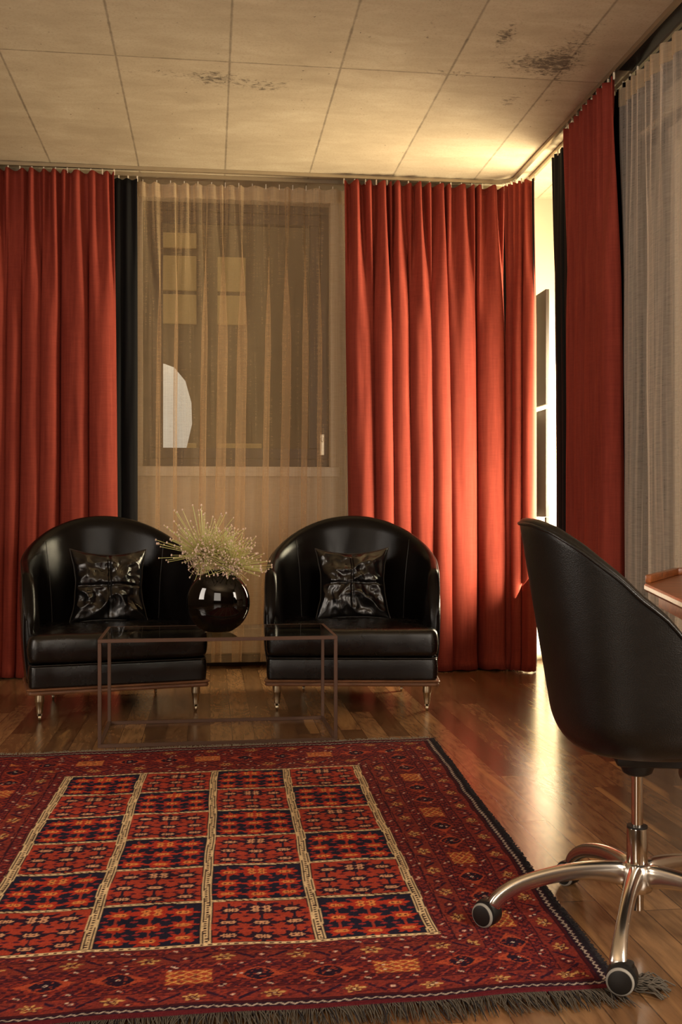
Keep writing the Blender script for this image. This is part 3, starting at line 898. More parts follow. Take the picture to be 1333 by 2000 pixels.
# local seat frames of the armchairs
def on_chair(cl, rz, p): 
    c, s_ = math.cos(rz), math.sin(rz); return (cl[0] + p[0] * c - p[1] * s_, cl[1] + p[0] * s_ + p[1] * c, p[2])
throw_cushion(on_chair((-.425, 5.20), R(12.3), (0.0, .47, .605)), (R(-20), R(1), R(10)), 3.1, 'crumpled black leather cushion resting in the left armchair')
throw_cushion(on_chair((.695, 5.20), R(-8), (0.0, .47, .605)), (R(-20), R(-1), R(-7)), 8.4, 'crumpled black leather cushion resting in the right armchair')

# ------------------------------------------------------------------ glass coffee table
tb = empty('coffee_table', (.037, 4.808, 0), R(.6), 'low open-frame coffee table with brown metal bars and glass top', 'table')
hx, hy, hz, w = .508, .252, .456, .015
def bar(name, lo, hi):
    bm = bmesh.new(); box(bm, lo, hi, .0012, seg=1); return ob(name, bm, 'bronze_frame', tb, smooth=False)
for sx in (-1, 1):
    for sy in (-1, 1):
        x0_, y0_ = sx * hx - (w if sx > 0 else 0), sy * hy - (w if sy > 0 else 0)
        bar('leg', (x0_, y0_, w), (x0_ + w, y0_ + w, hz - w))
for z0_, nm in ((0, 'bottom_rail'), (hz - w, 'top_rail')):
    for sy in (-1, 1):
        y0_ = sy * hy - (w if sy > 0 else 0); bar(nm, (-hx, y0_, z0_), (hx, y0_ + w, z0_ + w))
    for sx in (-1, 1):
        x0_ = sx * hx - (w if sx > 0 else 0); bar(nm, (x0_, -hy + w, z0_), (x0_ + w, hy - w, z0_ + w))
bm = bmesh.new(); box(bm, (-hx + w, -hy + w, hz - .008), (hx - w, hy - w, hz), .001, seg=1); ob('glass_top', bm, 'table_glass', tb, smooth=False)

# ------------------------------------------------------------------ vase (flattened round) and alliums
VX, VY, VZ = .036, 4.77, .4575
bm = bmesh.new()
NR, NA = 28, 64; RV = .142; DV = .085
rows = []
cz = VZ + .132
def vpt(t, a, sgn):
    # t 0 centre of face -> 1 rim ; superellipse depth
    r = RV * math.sin(t * PI / 2); d = DV * (math.cos(t * PI / 2)) ** .8
    z = cz + r * math.sin(a); z = max(z, VZ)
    return (VX + r * math.cos(a), VY - sgn * d, min(z, cz + RV * .93))
for sgn in (1, -1):
    cv = bm.verts.new((VX, VY - sgn * DV, cz)); prev = None
    for k in range(1, NR + 1):
        if k == NR and sgn == -1: ring = rimring
        else: ring = [bm.verts.new(vpt(k / NR, 2 * PI * i / NA, sgn)) for i in range(NA)]
        if k == NR and sgn == 1: rimring = ring
        for i in range(NA):
            j = (i + 1) % NA
            if prev is None: bm.faces.new((cv, ring[i], ring[j]))
            else: bm.faces.new((prev[i], ring[i], ring[j], prev[j]))
        prev = ring
vr = bpy.data.objects.new('vase', None); COL.objects.link(vr); vr.location = (VX, VY, VZ)
tag(vr, 'round flattened glossy black vase on the glass table, holding alliums', 'vase')
bmesh.ops.translate(bm, verts=bm.verts[:], vec=(-VX, -VY, -VZ))
bmesh.ops.remove_doubles(bm, verts=bm.verts[:], dist=1e-5)
o = ob('body', bm, 'vase_glaze', vr); o.rotation_euler = (0, 0, R(-14))
bm = bmesh.new()
rg_ = lathe(bm, [(.046, .252), (.045, .262), (.049, .272), (.052, .275), (.049, .2765), (.042, .268), (.040, .255)], 32, (0, 0, 0), cap=False)
ob('neck_rim', bm, 'vase_glaze', vr)

def allium(cen, rad, n, seed, label, base):
    rnd = random.Random(seed); c = Vector(cen)
    root = empty('allium', base, 0, label, 'flower', 'alliums in the black vase')
    b0 = Vector(base); lc = c - b0
    bm = bmesh.new(); tube(bm, [(0, 0, 0), lc * .5 + Vector((.006, 0, .01)), lc], .004, 8); ob('stem', bm, 'stem_green', root)
    bs = bmesh.new(); bt = bmesh.new(); bf = bmesh.new(); k = 0
    while k < n:
        d = Vector((rnd.gauss(0, 1), rnd.gauss(0, 1), rnd.gauss(0, 1))).normalized()
        if d.z < -.25 and rnd.random() < .75: continue
        L = rad * (rnd.uniform(.72, 1.05) if rnd.random() < .62 else rnd.uniform(.28, .6))
        if d.z < -.5: L *= .75
        bend = Vector((rnd.uniform(-.1, .1), rnd.uniform(-.1, .1), rnd.uniform(-.02, .16))) * rad
        p1 = d * L * .55 + bend * .5; p2 = d * L + bend
        if (c + p2).z < VZ + .01: continue
        tube(bs, [lc, lc + p1, lc + p2], [.0016, .0014, .0012], 4, cap=False)
        s_ = rnd.uniform(.0030, .0048)
        bmesh.ops.create_icosphere(bt, subdivisions=1, radius=s_, matrix=Matrix.Translation(lc + p2) @ Matrix.Diagonal((1, 1, 1.4, 1)))
        k += 1
    for _ in range(int(n * 3.0)):
        d = Vector((rnd.gauss(0, 1), rnd.gauss(0, 1), rnd.gauss(0, 1))).normalized()
        p = d * rad * rnd.uniform(.12, .46); s_ = rnd.uniform(.0035, .0065)
        if rnd.random() < .5: tube(bs, [lc, lc + p], .0006, 3, cap=False)
        q = lc + p
        for a in range(5):                    # tiny star floret
            e = d.orthogonal().normalized(); e.rotate(Matrix.Rotation(2 * PI * a / 5 + rnd.random(), 3, d))
            f_ = d.cross(e) * s_ * .35
            v = [bf.verts.new(q), bf.verts.new(q + e * s_ * .6 + f_), bf.verts.new(q + e * s_ * 1.3 + d * s_ * .5), bf.verts.new(q + e * s_ * .6 - f_)]
            bf.faces.new(v)
    for nm, b_, m_ in (('flower_stalk', bs, 'stem_green'), ('seed_head', bt, 'floret_pink'), ('floret', bf, 'floret_pink')):
        me = bpy.data.meshes.new(nm); b_.to_mesh(me); b_.free()
        x = link(nm, me, m_, root); x['kind'] = 'stuff'
allium((-.030, 4.77, .800), .212, 210, 5, 'larger spiky green-pink allium head at the left of the vase mouth', (.022, 4.77, VZ + .15))
allium((.098, 4.755, .748), .165, 170, 9, 'smaller spiky green-pink allium head at the right of the vase mouth', (.050, 4.765, VZ + .15))
allium((.060, 4.80, .800), .140, 90, 14, 'upright allium head standing between the two others, behind them', (.036, 4.785, VZ + .15))

# ------------------------------------------------------------------ rug
def rug():
    BW = .38; FW, FL = 1.07, 1.62
    Wd, Ln = FW + 2 * BW, FL + 2 * BW
    st = .0035
    nu = int(Wd / st) + 1; nv = int(Ln / st) + 1
    U = np.linspace(0, Wd, nu); V = np.linspace(0, Ln, nv)
    # geometry: piecewise bilinear through measured control points  rows far<-near
    cu = [0, BW, BW + FW, Wd]; cv = [0, BW, BW + FL, Ln]
    CP = np.array([
        [(-.95, 2.10), (-.545, 2.105), (.512, 2.118), (.845, 2.125)],
        [(-.95, 2.435), (-.548, 2.432), (.522, 2.443), (.862, 2.455)],
        [(-.93, 4.035), (-.520, 4.040), (.556, 4.080), (.938, 4.110)],
        [(-.94, 4.418), (-.52, 4.444), (.555, 4.512), (.960, 4.537)]])
    iu = np.clip(np.searchsorted(cu, U, 'right') - 1, 0, 2); iv = np.clip(np.searchsorted(cv, V, 'right') - 1, 0, 2)
    fu = (U - np.array(cu)[iu]) / (np.array(cu)[iu + 1] - np.array(cu)[iu]); fv = (V - np.array(cv)[iv]) / (np.array(cv)[iv + 1] - np.array(cv)[iv])
    IU, IV = np.meshgrid(iu, iv); FU, FV = np.meshgrid(fu, fv); UU, VV = np.meshgrid(U, V)
    XY = (CP[IV, IU] * ((1 - FU) * (1 - FV))[..., None] + CP[IV, IU + 1] * (FU * (1 - FV))[..., None]
          + CP[IV + 1, IU] * ((1 - FU) * FV)[..., None] + CP[IV + 1, IU + 1] * (FU * FV)[..., None])
    # wobble of hand-knotted edges
    XY[..., 0] += .0022 * np.sin(VV * 7 + 1.3 * np.sin(UU * 5)) + .0009 * np.sin(VV * 23)
    XY[..., 1] += .004 * np.sin(UU * 8 + 1.1) + .002 * np.sin(UU * 21)
    Z = .009 + .0007 * np.sin(UU * 17 + VV * 11) + .0008 * np.sin(VV * 31 - UU * 7)
    P = np.zeros((nv + 2, nu + 2, 3)); P[1:-1, 1:-1, :2] = XY; P[1:-1, 1:-1, 2] = Z
    P[0, 1:-1, :2] = XY[0]; P[-1, 1:-1, :2] = XY[-1]; P[1:-1, 0, :2] = XY[:, 0]; P[1:-1, -1, :2] = XY[:, -1]
    P[0, 0, :2] = XY[0, 0]; P[0, -1, :2] = XY[0, -1]; P[-1, 0, :2] = XY[-1, 0]; P[-1, -1, :2] = XY[-1, -1]
    P[0, :, 2] = P[-1, :, 2] = P[:, 0, 2] = P[:, -1, 2] = .001
    # ---------------- knots
    C = lambda r, g, b: np.array(srgb(r, g, b)[:3])
    RED, NAVY, CREAM, MAR, ORA, DK = C(162, 62, 46), C(36, 34, 50), C(218, 190, 146), C(102, 44, 44), C(182, 80, 54), C(50, 32, 38)
    rs = np.random.RandomState(4)
    # coordinates quantised to knots and slightly jittered rows
    x = UU - BW; y = VV - BW
    x = x + .0012 * np.sin(VV * 29 + UU * 7) ; y = y + .0014 * np.sin(UU * 33 + VV * 5)
    col = np.zeros((nv, nu, 3)); col[:] = MAR
    def put(m, c, a=1.0):
        if a == 1.0: col[m] = c
        else: col[m] = col[m] * (1 - a) + c * a
    # ---- field
    field = (x > 0) & (x < FW) & (y > 0) & (y < FL)
    cw, chh = FW / 4, FL / 6
    ci = np.clip(np.floor(x / cw), 0, 3).astype(int); cj = np.clip(np.floor(y / chh), 0, 5).astype(int)
    lx = x / cw - ci; ly = y / chh - cj
    navy = ((ci + cj) % 2 == 1)
    put(field & ~navy, RED); put(field & navy, NAVY)
    def rosette(cx, cy, r, kx=1.0):
        dx = (lx - cx) * cw; dy = (ly - cy) * chh
        ang = np.arctan2(dy, dx); rr = np.hypot(dx / kx, dy)
        jag = 1 + .20 * np.cos(ang * 8) + .10 * np.sin(ang * 13 + ci * 2 + cj)
        body = field & (rr < r * jag)
        return body, dx, dy, rr
    # stems
    for sx in (.2, .5, .8):
        m = field & (np.abs(lx - sx) < .010) & (ly > .08) & (ly < .92)
        put(m & ~navy, NAVY); put(m & navy, C(150, 60, 50))
    spots = [(.20, .17, .026, 1.25), (.20, .46, .026, 1.2), (.22, .76, .025, 1.3), (.5, .14, .026, 1.4), (.5, .44, .026, 1.4), (.5, .78, .036, 1.35),
             (.80, .17, .026, 1.25), (.80, .46, .026, 1.2), (.78, .76, .025, 1.3)]
    for (sx, sy, r, kx) in spots:
        b_, dx, dy, rr = rosette(sx, sy, r, kx)
        put(b_ & ~navy, C(48, 30, 44)); put(b_ & navy, C(168, 54, 40))
    # leaves
    for (sx, sy) in [(.1, .3), (.3, .3), (.36, .6), (.64, .6), (.7, .3), (.9, .3), (.1, .62), (.9, .62), (.35, .9), (.65, .9), (.4, .3), (.6, .3)]:
        dx = (lx - sx) * cw; dy = (ly - sy) * chh
        m = field & (np.abs(dx) + np.abs(dy) * 1.6 < .011)
        put(m & ~navy, C(80, 32, 46)); put(m & navy, C(140, 48, 50))
    for (sx, sy, r, kx) in spots:
        big = r > .03
        offs = [(-.014, .010), (.014, .010), (-.014, -.010), (.014, -.010)] if big else [(-.0075, 0), (.0075, 0)]
        for ox, oy in offs:
            dx = (lx - sx) * cw - ox; dy = (ly - sy) * chh - oy
            rr = np.hypot(dx, dy * 1.1); ang = np.arctan2(dy, dx)
            ring = field & (rr < .0105 * (1 + .18 * np.cos(ang * 6)))
            put(ring & ~navy, C(206, 152, 116)); put(ring & navy, C(214, 134, 74))
            put(field & (rr < .0036), C(70, 30, 40))
    # separators
    dv = np.abs(x - np.round(x / cw) * cw); inV = (y > -.004) & (y < FL + .004) & (x > -.02) & (x < FW + .02)
    sg = x - np.round(x / cw) * cw
    put(inV & (dv < .0150), DK)
    put(inV & (dv < .0128), CREAM); put(inV & (dv < .0090) & (dv > .0062), DK)
    q = (np.floor(y / .0075).astype(int) % 2 == 0)
    put(inV & (dv < .0034) & q, C(60, 36, 36))
    ds = y - np.round(y / chh) * chh; dh = np.abs(ds); inH = (x > -.018) & (x < FW + .018) & (y > -.012) & (y < FL + .012)
    offcol = dv > .013
    put(inH & (dh < .0088) & offcol, DK); put(inH & (dh < .0066) & offcol, CREAM)
    diag = ((x + ds * 1.2) % .020) < .0075
    put(inH & (dh < .0046) & offcol & diag, C(86, 60, 46))
    edge = (dh < .0088) & ((y < .02) | (y > FL - .02)) & inH
    put(edge, DK); put((dh < .0068) & edge, CREAM); put((dh < .0032) & edge & ((x % .020) < .009), C(70, 44, 40))
    # ---- borders
    ox_ = np.maximum(-x, x - FW); oy_ = np.maximum(-y, y - FL)
    d = np.maximum(ox_, oy_); side = ox_ > oy_
    t = np.where(side, y, x)
    B = (d > .0165) & (((x < -.0165) | (x > FW + .0165)) | (oy_ > .009))
    d = np.where(side, d, d + .004)
    band = lambda a, b: B & (d >= a) & (d < b)
    put(band(.0, .045), C(104, 42, 42)); put(band(.045, .115), C(124, 52, 44)); put(band(.115, .145), C(98, 38, 40))
    put(band(.145, .235), C(118, 44, 40)); put(band(.235, .265), C(98, 38, 40)); put(band(.265, .335), C(124, 50, 44)); put(band(.335, .38), C(70, 28, 34))
    for a in (.020, .045, .050, .115, .125, .135, .145, .235, .245, .255, .265, .335, .345):
        put(band(a, a + .0035), C(56, 26, 36))
    # running leaf/vine in the thin bands
    for a, b in ((.022, .045), (.118, .143), (.238, .262)):
        m = band(a, b); mid = (a + b) / 2
        f = ((t / .026) % 1) - .5
        put(m & (np.abs(f * .026 + (d - mid) * .8) < .0030), C(150, 60, 50))
        put(m & (np.abs(f * .026 - (d - mid) * .8 + .006) < .0028), C(60, 28, 44))
        tt = ((t / .104) % 1) - .5; put(m & (np.abs(tt) * .104 < .0055) & (np.abs(d - mid - tt * .06) < .0036), C(204, 170, 150))
    # flower and leaf bands
    for a, b, ph in ((.050, .115, 0), (.268, .333, .06)):
        m = band(a, b); mid = (a + b) / 2
        f = (((t + ph) / .165) % 1) * .165 - .0825
        r = np.hypot(f, (d - mid - .004) * 1.3); an = np.arctan2(d - mid, f)
        put(m & (r < .020 * (1 + .35 * np.cos(6 * an))), C(196, 150, 92)); put(m & (r < .010 * (1 + .4 * np.cos(6 * an + 1))), C(86, 30, 34)); put(m & (r < .004), CREAM)
        g = np.abs(f) - .048
        put(m & (np.abs(g * .85 - (d - mid) * .9) < .0060) & (np.abs(g) < .022), C(48, 26, 44))
        h = np.abs(np.abs(f) - .0825); rr = np.hypot(h, d - mid)
        put(m & (np.abs(rr - .012) < .0028), C(64, 28, 42)); put(m & (rr < .0055), C(208, 170, 150))
        vine = np.abs(d - mid - .020 * np.sin(t / .165 * 2 * PI + ph)) < .0022
        put(m & vine & (rr > .014), C(84, 30, 36))
    # main band : red lozenges with dark crosses, lattice motifs in between
    m = band(.149, .235); mid = .192
    f = (((t + .02) / .150) % 1) * .150 - .075; k = np.floor((t + .02) / .150).astype(int)
    a_ = np.abs(f); e_ = np.abs(d - mid)
    loz = m & (a_ / .068 + e_ / .040 < 1)
    lat = (k % 3 == 0)
    put(loz & ~lat, ORA * .82)
    an = np.arctan2(d - mid, f); r = np.hypot(f, (d - mid))
    cross = m & ~lat & ((r < .033 * (.45 + .55 * np.abs(np.cos(2 * an)) ** .8)) & (r > .004))
    put(cross, C(40, 26, 40))
    put(m & ~lat & (np.abs(r - .026) < .004) & (np.abs(np.sin(2 * an)) > .75), C(40, 26, 40))
    put(m & ~lat & (a_ + e_ < .0065), C(206, 186, 170)); put(m & ~lat & (a_ + e_ < .003), C(90, 40, 40))
    put(m & lat & (a_ < .050) & (e_ < .036), ORA * .75)
    x1 = np.abs(((a_ * .72 + e_) / .024 % 1) - .5) > .40; x2 = np.abs(((a_ * .72 - e_) / .024 % 1) - .5) > .40
    put(m & lat & (a_ < .050) & (e_ < .036) & (x1 | x2), C(206, 150, 84))
    dots = m & ~loz & ~(lat & (a_ < .052)); hh = (np.floor(t / .011) + np.floor(d / .011)).astype(int) % 3 == 0
    put(dots & hh, C(64, 28, 38))
    # scattered pale knots
    S = rs.rand(nv // 2 + 1, nu // 2 + 1); S = np.repeat(np.repeat(S, 2, 0), 2, 1)[:nv, :nu]
    put(B & (S > .9955) & (d < .335), C(206, 176, 156)); put(B & (S < .16) & (d < .335), C(58, 26, 40), .55); put(B & (S > .16) & (S < .26) & (d < .335), C(160, 62, 44), .55)
    # outer guard and zigzag
    m = band(.345, .40); zz = np.abs(((t / .022) % 1) - .5) * 2
    put(m, C(46, 28, 40)); put(m & (np.abs(d - .353 - zz * .009) < .0028), C(176, 160, 146)); put(band(.368, .40), C(88, 30, 36))
    put(B & side & (d > .366), C(36, 32, 38))
    col *= 1.14 * (0.88 + .24 * rs.rand(nv, nu))[..., None]
    col *= (1 + .06 * np.sin(VV * 61 + 3 * np.sin(VV * 13)))[..., None]   # abrash
    CC = np.ones((nv + 2, nu + 2, 4), np.float32)
    CC[1:-1, 1:-1, :3] = col; CC[0, 1:-1, :3] = col[0]; CC[-1, 1:-1, :3] = col[-1]; CC[1:-1, 0, :3] = col[:, 0]; CC[1:-1, -1, :3] = col[:, -1]
    root = empty('rug', (0, 3.3, 0), 0, 'red hand-knotted oriental rug with a gridded field of flowers and grey fringes', 'rug')
    P[..., 1] -= 3.3
    me = gridmesh(P); at = me.color_attributes.new('pattern', 'FLOAT_COLOR', 'POINT'); at.data.foreach_set('color', CC.reshape(-1))
    link('pile', me, 'rug', root)
    # fringes: many strands, one object each end
    def fringe(row, sgn, ln, dens, seed, mat='fringe_wool', a=0.0, b=1.0, rad=.0013, nm='fringe'):
        rnd = random.Random(seed); bm = bmesh.new()
        E = P[row, 1:-1]; n = int(len(E) * dens)
        for k in range(n):
            f = a + (b - a) * (k + rnd.random()) / n
            i = min(int(f * (len(E) - 1)), len(E) - 1); p = Vector(E[i]); p.z = .006
            dx = rnd.gauss(0, .010) + .006 * math.sin(f * 60); L = ln * rnd.uniform(.55, 1.15)
            p1 = p + Vector((dx * .4, sgn * L * .45, -.001 + rnd.uniform(0, .006))); p2 = p + Vector((dx, sgn * L, 0)); p2.z = .0022 + rnd.uniform(0, .004)
            p1.z = max(p1.z, .003)
            tube(bm, [p, p1, p2], [rad, rad, rad * .6], 3, cap=False)
        me = bpy.data.meshes.new('fringe'); bm.to_mesh(me); bm.free()
        o = link(nm, me, mat, root); o['kind'] = 'stuff'
    fringe(0, -1, .080, 1.6, 2); fringe(-2, 1, .055, 1.8, 3, 'pale_fringe_wool')
    fringe(0, -1, .085, .35, 7, 'dark_wool', nm='dark_fringe')
    # wool pile edge along the long right side
    rnd = random.Random(12); bm = bmesh.new(); E = P[1:-1, -1]
    for k in range(2600):
        p = Vector(E[rnd.randrange(len(E))]); p.z = .006 + rnd.uniform(-.003, .003)
        tube(bm, [p - Vector((.004, 0, 0)), p + Vector((rnd.uniform(.003, .012), rnd.uniform(-.006, .006), rnd.uniform(-.004, .003)))], .0014, 3, cap=False)
    me = bpy.data.meshes.new('selvedge'); bm.to_mesh(me); bm.free(); o = link('selvedge', me, 'dark_wool', root); o['kind'] = 'stuff'
    # loose tangle of fringe at the near right corner
    bm = bmesh.new()
    for k in range(46):
        x_, y_ = .845 + rnd.uniform(-.01, .0), 2.128 - 3.3 + rnd.uniform(-.008, .012); z_ = .004; pts = [Vector((x_, y_, z_))]
        a_ = rnd.uniform(-.45, .30)
        for q_ in range(6):
            a_ += rnd.uniform(-.7, .7) * (.5 if q_ < 2 else 1); a_ = max(-1.0, min(.9, a_))
            pts.append(pts[-1] + Vector((.024 * math.cos(a_), .024 * math.sin(a_) * .7, 0)) * rnd.uniform(.6, 1)); pts[-1].z = rnd.uniform(.003, .018) if q_ < 5 else .003
        tube(bm, pts, .0017, 4, cap=False)
    me = bpy.data.meshes.new('fringe_tangle'); bm.to_mesh(me); bm.free(); o = link('fringe_tangle', me, 'fringe_wool', root); o['kind'] = 'stuff'
rug()

# ------------------------------------------------------------------ swivel desk chair
def desk_chair():
    CXY = (.998, 2.396); yaw = R(-15)
    root = empty('desk_chair', (CXY[0], CXY[1], 0), yaw, 'black leather swivel chair on a polished aluminium star base, in the right foreground', 'chair')
    NA_ = 96; K = 34
    def htop(th):
        # th 0 = front, pi = back ; rim falls from back to front
        c = -math.cos(th)                        # 1 at the back, -1 at the front
        x = -c
        pts = [(-1.0, .980), (-.90, .978), (-.74, .962), (-.52, .925), (-.22, .862), (.02, .795), (.25, .715), (.5, .63), (.75, .56), (1.0, .525)]
        for (xa, ha), (xb, hb) in zip(pts, pts[1:]):
            if x <= xb: 
                f = (x - xa) / (xb - xa); return ha + (hb - ha) * f
        return pts[-1][1]
    def plan(th, h, inset=0.0):
        back = .196 + max(h - .5, -.05) * .165; front = .26; wd = .262 + .07 * (h - .5)
        q = (h - .452) / .085
        s_ = 1.0 if q >= 1 else .70 + .30 * math.sqrt(max(0, 1 - (1 - max(q, 0)) ** 2))
        c, sn = math.cos(th), math.sin(th); p = 2.35
        ax = front if c > 0 else back
        x = ax * math.copysign(abs(c) ** (2 / p), c); y = wd * math.copysign(abs(sn) ** (2 / p), sn)
        L = math.hypot(x, y); k = s_ * max(0.02, (L - inset)) / L
        return x * k, y * k
    TH = .030
    bm = bmesh.new(); rings = []
    hts = []
    for j in range(K + 1):
        f = (j / K); ring = []
        for i in range(NA_):
            th = 2 * PI * i / NA_; ht = htop(th) - .010
            h = .452 + (ht - .452) * (f ** 1.35)
            x, y = plan(th, h); ring.append(bm.verts.new((x, y, h)))
        rings.append(ring)
    for k in range(1, 6):                       # rounded rim
        a = PI * k / 6; ring = []
        for i in range(NA_):
            th = 2 * PI * i / NA_; ht = htop(th) - .010; x, y = plan(th, ht, TH / 2 * (1 - math.cos(a)))
            ring.append(bm.verts.new((x, y, ht + .011 * math.sin(a))))
        rings.append(ring)
    for j in range(K + 1):                      # inside, down to below the cushion
        f = 1 - j / K; ring = []
        for i in range(NA_):
            th = 2 * PI * i / NA_; ht = htop(th) - .010; h = .49 + (ht - .49) * f
            x, y = plan(th, h, TH); ring.append(bm.verts.new((x, y, h)))
        rings.append(ring)
    for a, b_ in zip(rings, rings[1:]):
        for i in range(NA_):
            q = (i + 1) % NA_; bm.faces.new((a[i], a[q], b_[q], b_[i]))
    for ring, rev in ((rings[0], True), (rings[-1], False)):
        c = bm.verts.new((0.02, 0, ring[0].co.z))
        for i in range(NA_):
            t = (ring[i], ring[(i + 1) % NA_], c); bm.faces.new(t[::-1] if rev else t)
    sh = ob('shell', bm, 'desk_chair_leather', root)
    bm = bmesh.new()
    rim = []
    for i in range(NA_ + 1):
        th = 2 * PI * i / NA_; ht = htop(th) - .012; x, y = plan(th, ht, .0); rim.append((x * 1.004, y * 1.004, ht))
    tube(bm, rim, .0042, 8, cap=False); ob('piping', bm, 'desk_chair_leather', sh)
    ol = []
    for i in range(64):
        x, y = plan(-2 * PI * i / 64, .56, TH + .004); ol.append(Vector((x, y)))
    bm = bmesh.new(); block(bm, ol, .495, .56, .02, .02, 2, .002); ob('seat_cushion', bm, 'desk_chair_leather', root)
    # tilt mechanism and lever
    bm = bmesh.new(); box(bm, (-.055, -.06, .405), (.16, .06, .455), .012); 
    lathe(bm, [(.024, .378), (.034, .384), (.042, .405), (.05, .43)], 24); box(bm, (.10, -.05, .36), (.15, .05, .42), .014)
    ob('tilt_mechanism', bm, 'black_plastic', root, auto=40)
    bm = bmesh.new(); lathe(bm, [(.0135, .24), (.0135, .39)], 28); ob('gas_lift', bm, 'chrome', root, auto=40)
    bm = bmesh.new(); lathe(bm, [(.0245, .15), (.0245, .252), (.0235, .255), (.0145, .256)], 32); sl = ob('column_sleeve', bm, 'chrome', root, auto=40)
    bm = bmesh.new(); lathe(bm, [(.0240, .2525), (.0240, .2585), (.0145, .259)], 32); ob('collar', bm, 'black_plastic', sl, auto=40)
    bm = bmesh.new(); lathe(bm, [(.012, .060), (.015, .062), (.015, .12)], 24); ob('column_foot', bm, 'chrome', sl, auto=40)
    bm = bmesh.new(); lathe(bm, [(.020, .100), (.034, .108), (.038, .128), (.036, .158), (.030, .168), (.0245, .172)], 32); ob('hub', bm, 'cast_aluminium', root, auto=60)
    # arms at world angles (camera angles 176,248,104,32,320 turned by the view), here in chair space
    camang = [176, 248, 104, 32, 320]
    RAD = .342
    for ca in camang:
        wa = R(ca) - R(7.03) - yaw
        c, s_ = math.cos(wa), math.sin(wa)
        st_ = [(.020, .142, .020, .032), (.06, .150, .0185, .026), (.123, .150, .0165, .0205), (.17, .143, .0155, .0195), (.208, .134, .015, .019), (.25, .122, .015, .0185), (.285, .108, .0155, .018),
               (.315, .089, .0175, .0175), (.332, .072, .019, .0175), (.338, .056, .020, .0185)]
        # (r, z, half width, half thickness)
        bm = bmesh.new(); rg = []
        for k, (r, z, hw_, ht_) in enumerate(st_):
            a = st_[max(k - 1, 0)]; b_ = st_[min(k + 1, len(st_) - 1)]
            tx, tz = b_[0] - a[0], b_[1] - a[1]; L = math.hypot(tx, tz); tx /= L; tz /= L
            ring = []
            for q in range(16):
                an = 2 * PI * q / 16; u = math.copysign(abs(math.cos(an)) ** .75, math.cos(an)) * hw_; v = math.copysign(abs(math.sin(an)) ** .75, math.sin(an)) * ht_
                rr = r - tz * v; zz = z + tx * v
                ring.append(bm.verts.new((rr * c - u * s_, rr * s_ + u * c, zz)))
            rg.append(ring)
        for a, b_ in zip(rg, rg[1:]):
            for q in range(16):
                w_ = (q + 1) % 16; bm.faces.new((a[q], a[w_], b_[w_], b_[q]))
        bm.faces.new(rg[0][::-1]); bm.faces.new(rg[-1])
        arm = ob('base_arm', bm, 'cast_aluminium', root); mod(arm, 'SUBSURF', levels=1, render_levels=2)
        # caster under the arm end
        zf = .0105 if ca in (176, 248) else 0.0
        cen = Vector((RAD * c, RAD * s_, 0))
        wheel_dir = {176: R(-42), 248: R(-20), 104: R(-50), 32: R(40), 320: R(10)}[ca] - yaw - R(7.03)   # axle direction in camera space
        ax = Vector((math.cos(wheel_dir - PI / 2), math.sin(wheel_dir - PI / 2), 0)); fw = Vector((-ax.y, ax.x, 0))
        co_ = -.006 if ca == 248 else .012
        Mx = Matrix((( ax.x, fw.x, 0, cen.x - fw.x * co_), (ax.y, fw.y, 0, cen.y - fw.y * co_), (0, 0, 1, zf), (0, 0, 0, 1)))
        rw = .0285
        bm = bmesh.new()
        lathe(bm, [(.006, -.0075), (.026, -.0075), (.0275, -.004), (.0275, .004), (.026, .0075), (.006, .0075)], 32, (0, 0, rw + .004), 'x')
        lathe(bm, [(.0145, .046), (.0155, .050), (.0145, .064)], 20, (0, .012, 0)); box(bm, (-.010, -.004, .030), (.010, .022, .056), .003)
        lathe(bm, [(.012, -.0165), (.030, -.0165), (.0315, -.010), (.0315, .010), (.030, .0165), (.012, .0165)], 36, (0, .003, rw + .005), 'x')
        bmesh.ops.transform(bm, matrix=Mx, verts=bm.verts[:]); cs = ob('caster', bm, 'black_plastic', arm, auto=40)
        for sgn in (-1, 1):
            bm = bmesh.new(); lathe(bm, [(.010, .012 * sgn), (rw - .001, .012 * sgn), (rw, .014 * sgn), (rw, .0195 * sgn), (rw - .003, .0225 * sgn), (.008, .0225 * sgn)], 40, (0, 0, rw), 'x')
            bmesh.ops.transform(bm, matrix=Mx, verts=bm.verts[:]); wh = ob('wheel', bm, 'black_plastic', cs, auto=40) if False else ob('wheel', bm, 'rubber_grey', arm, auto=40)
            bm = bmesh.new(); lathe(bm, [(.002, .0222 * sgn), (rw - .0042, .0222 * sgn), (rw - .0046, .0236 * sgn), (rw - .009, .0248 * sgn), (.002, .0255 * sgn)], 40, (0, 0, rw), 'x')
            bmesh.ops.transform(bm, matrix=Mx, verts=bm.verts[:]); ob('hub_cap', bm, 'black_plastic', arm, auto=40)
desk_chair()

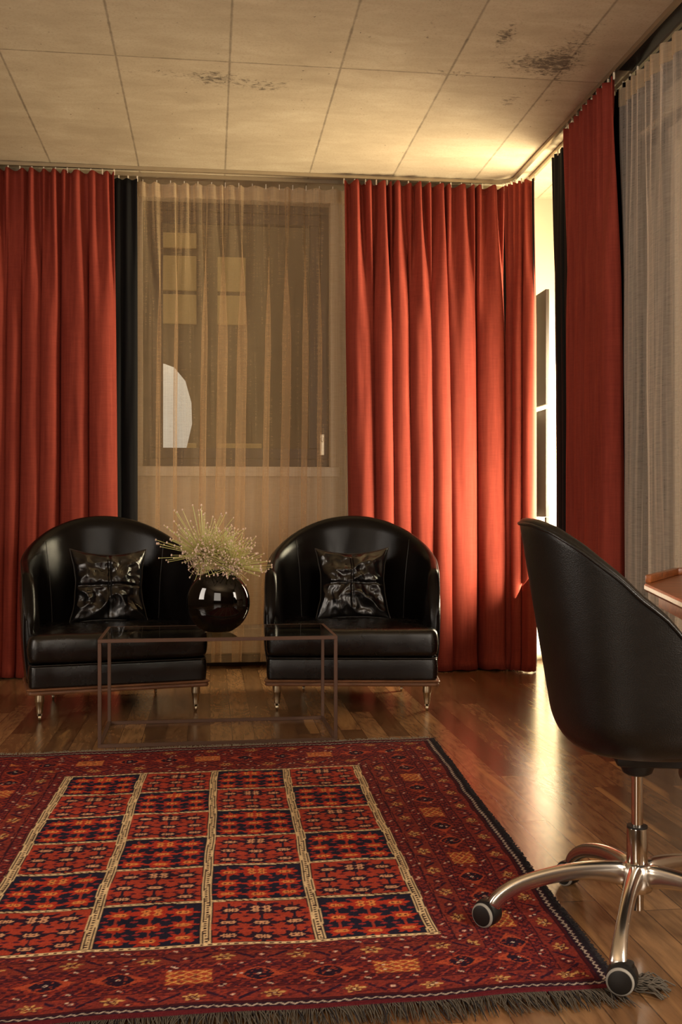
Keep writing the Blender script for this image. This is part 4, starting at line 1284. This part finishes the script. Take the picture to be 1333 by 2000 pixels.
# ------------------------------------------------------------------ wooden desk, a corner in view
dk = empty('writing_desk', (1.5, 3.5, 0), 0, 'brown wooden writing desk with angled corner, right edge of the picture, behind the swivel chair', 'desk')
top = [Vector((1.420, 3.352)), Vector((1.705, 3.76)), Vector((1.83, 3.76)), Vector((1.83, 2.45)), Vector((1.185, 2.45))]
def inset(poly, d):
    cen = sum(poly, Vector((0, 0))) / len(poly); out = []; n = len(poly)
    for i in range(n):
        a, b_, c = poly[i - 1], poly[i], poly[(i + 1) % n]
        e1 = (b_ - a).normalized(); e2 = (c - b_).normalized()
        n1 = Vector((-e1.y, e1.x)); n2 = Vector((-e2.y, e2.x))
        if n1.dot(cen - b_) < 0: n1 = -n1
        if n2.dot(cen - b_) < 0: n2 = -n2
        bis = (n1 + n2); out.append(b_ + bis * d / max(.2, bis.dot(n1)))
    return out
def prism(bm, layers):
    rings = [[bm.verts.new((p.x - 1.5, p.y - 3.5, z)) for p in poly] for poly, z in layers]
    n = len(rings[0])
    for a, b_ in zip(rings, rings[1:]):
        for i in range(n):
            j = (i + 1) % n; bm.faces.new((a[i], a[j], b_[j], b_[i]))
    bm.faces.new(rings[0][::-1]); bm.faces.new(rings[-1])
bm = bmesh.new(); prism(bm, [(inset(top, .014), .728), (inset(top, .006), .732), (top, .740), (top, .752), (inset(top, .004), .758), (inset(top, .012), .760)])
ob('desktop', bm, 'desk_wood', dk, auto=30)
bm = bmesh.new(); ed = [(p.x - 1.5, p.y - 3.5, .776) for p in inset(top, .012)]
for a, b_ in ((ed[0], ed[1]), (ed[1], ed[2])):
    v = Vector(b_) - Vector(a); L = v.length; ang = math.atan2(v.y, v.x)
    box(bm, (0, -.010, -.016), (L, .010, .010), .004, Matrix.Translation(a) @ Matrix.Rotation(ang, 4, 'Z'))
ob('gallery_rail', bm, 'desk_wood', dk, auto=40)
ap = inset(top, .045)
bm = bmesh.new(); prism(bm, [(ap, .682), (ap, .7275)]); ob('apron', bm, 'desk_wood', dk, smooth=False)
for (x, y) in ((1.765, 3.69), (1.765, 2.52), (1.275, 2.52)):
    bm = bmesh.new(); lathe(bm, [(.014, 0), (.018, .02), (.022, .35), (.026, .66), (.03, .683)], 20, (x - 1.5, y - 3.5, 0)); ob('leg', bm, 'desk_wood', dk, auto=40)
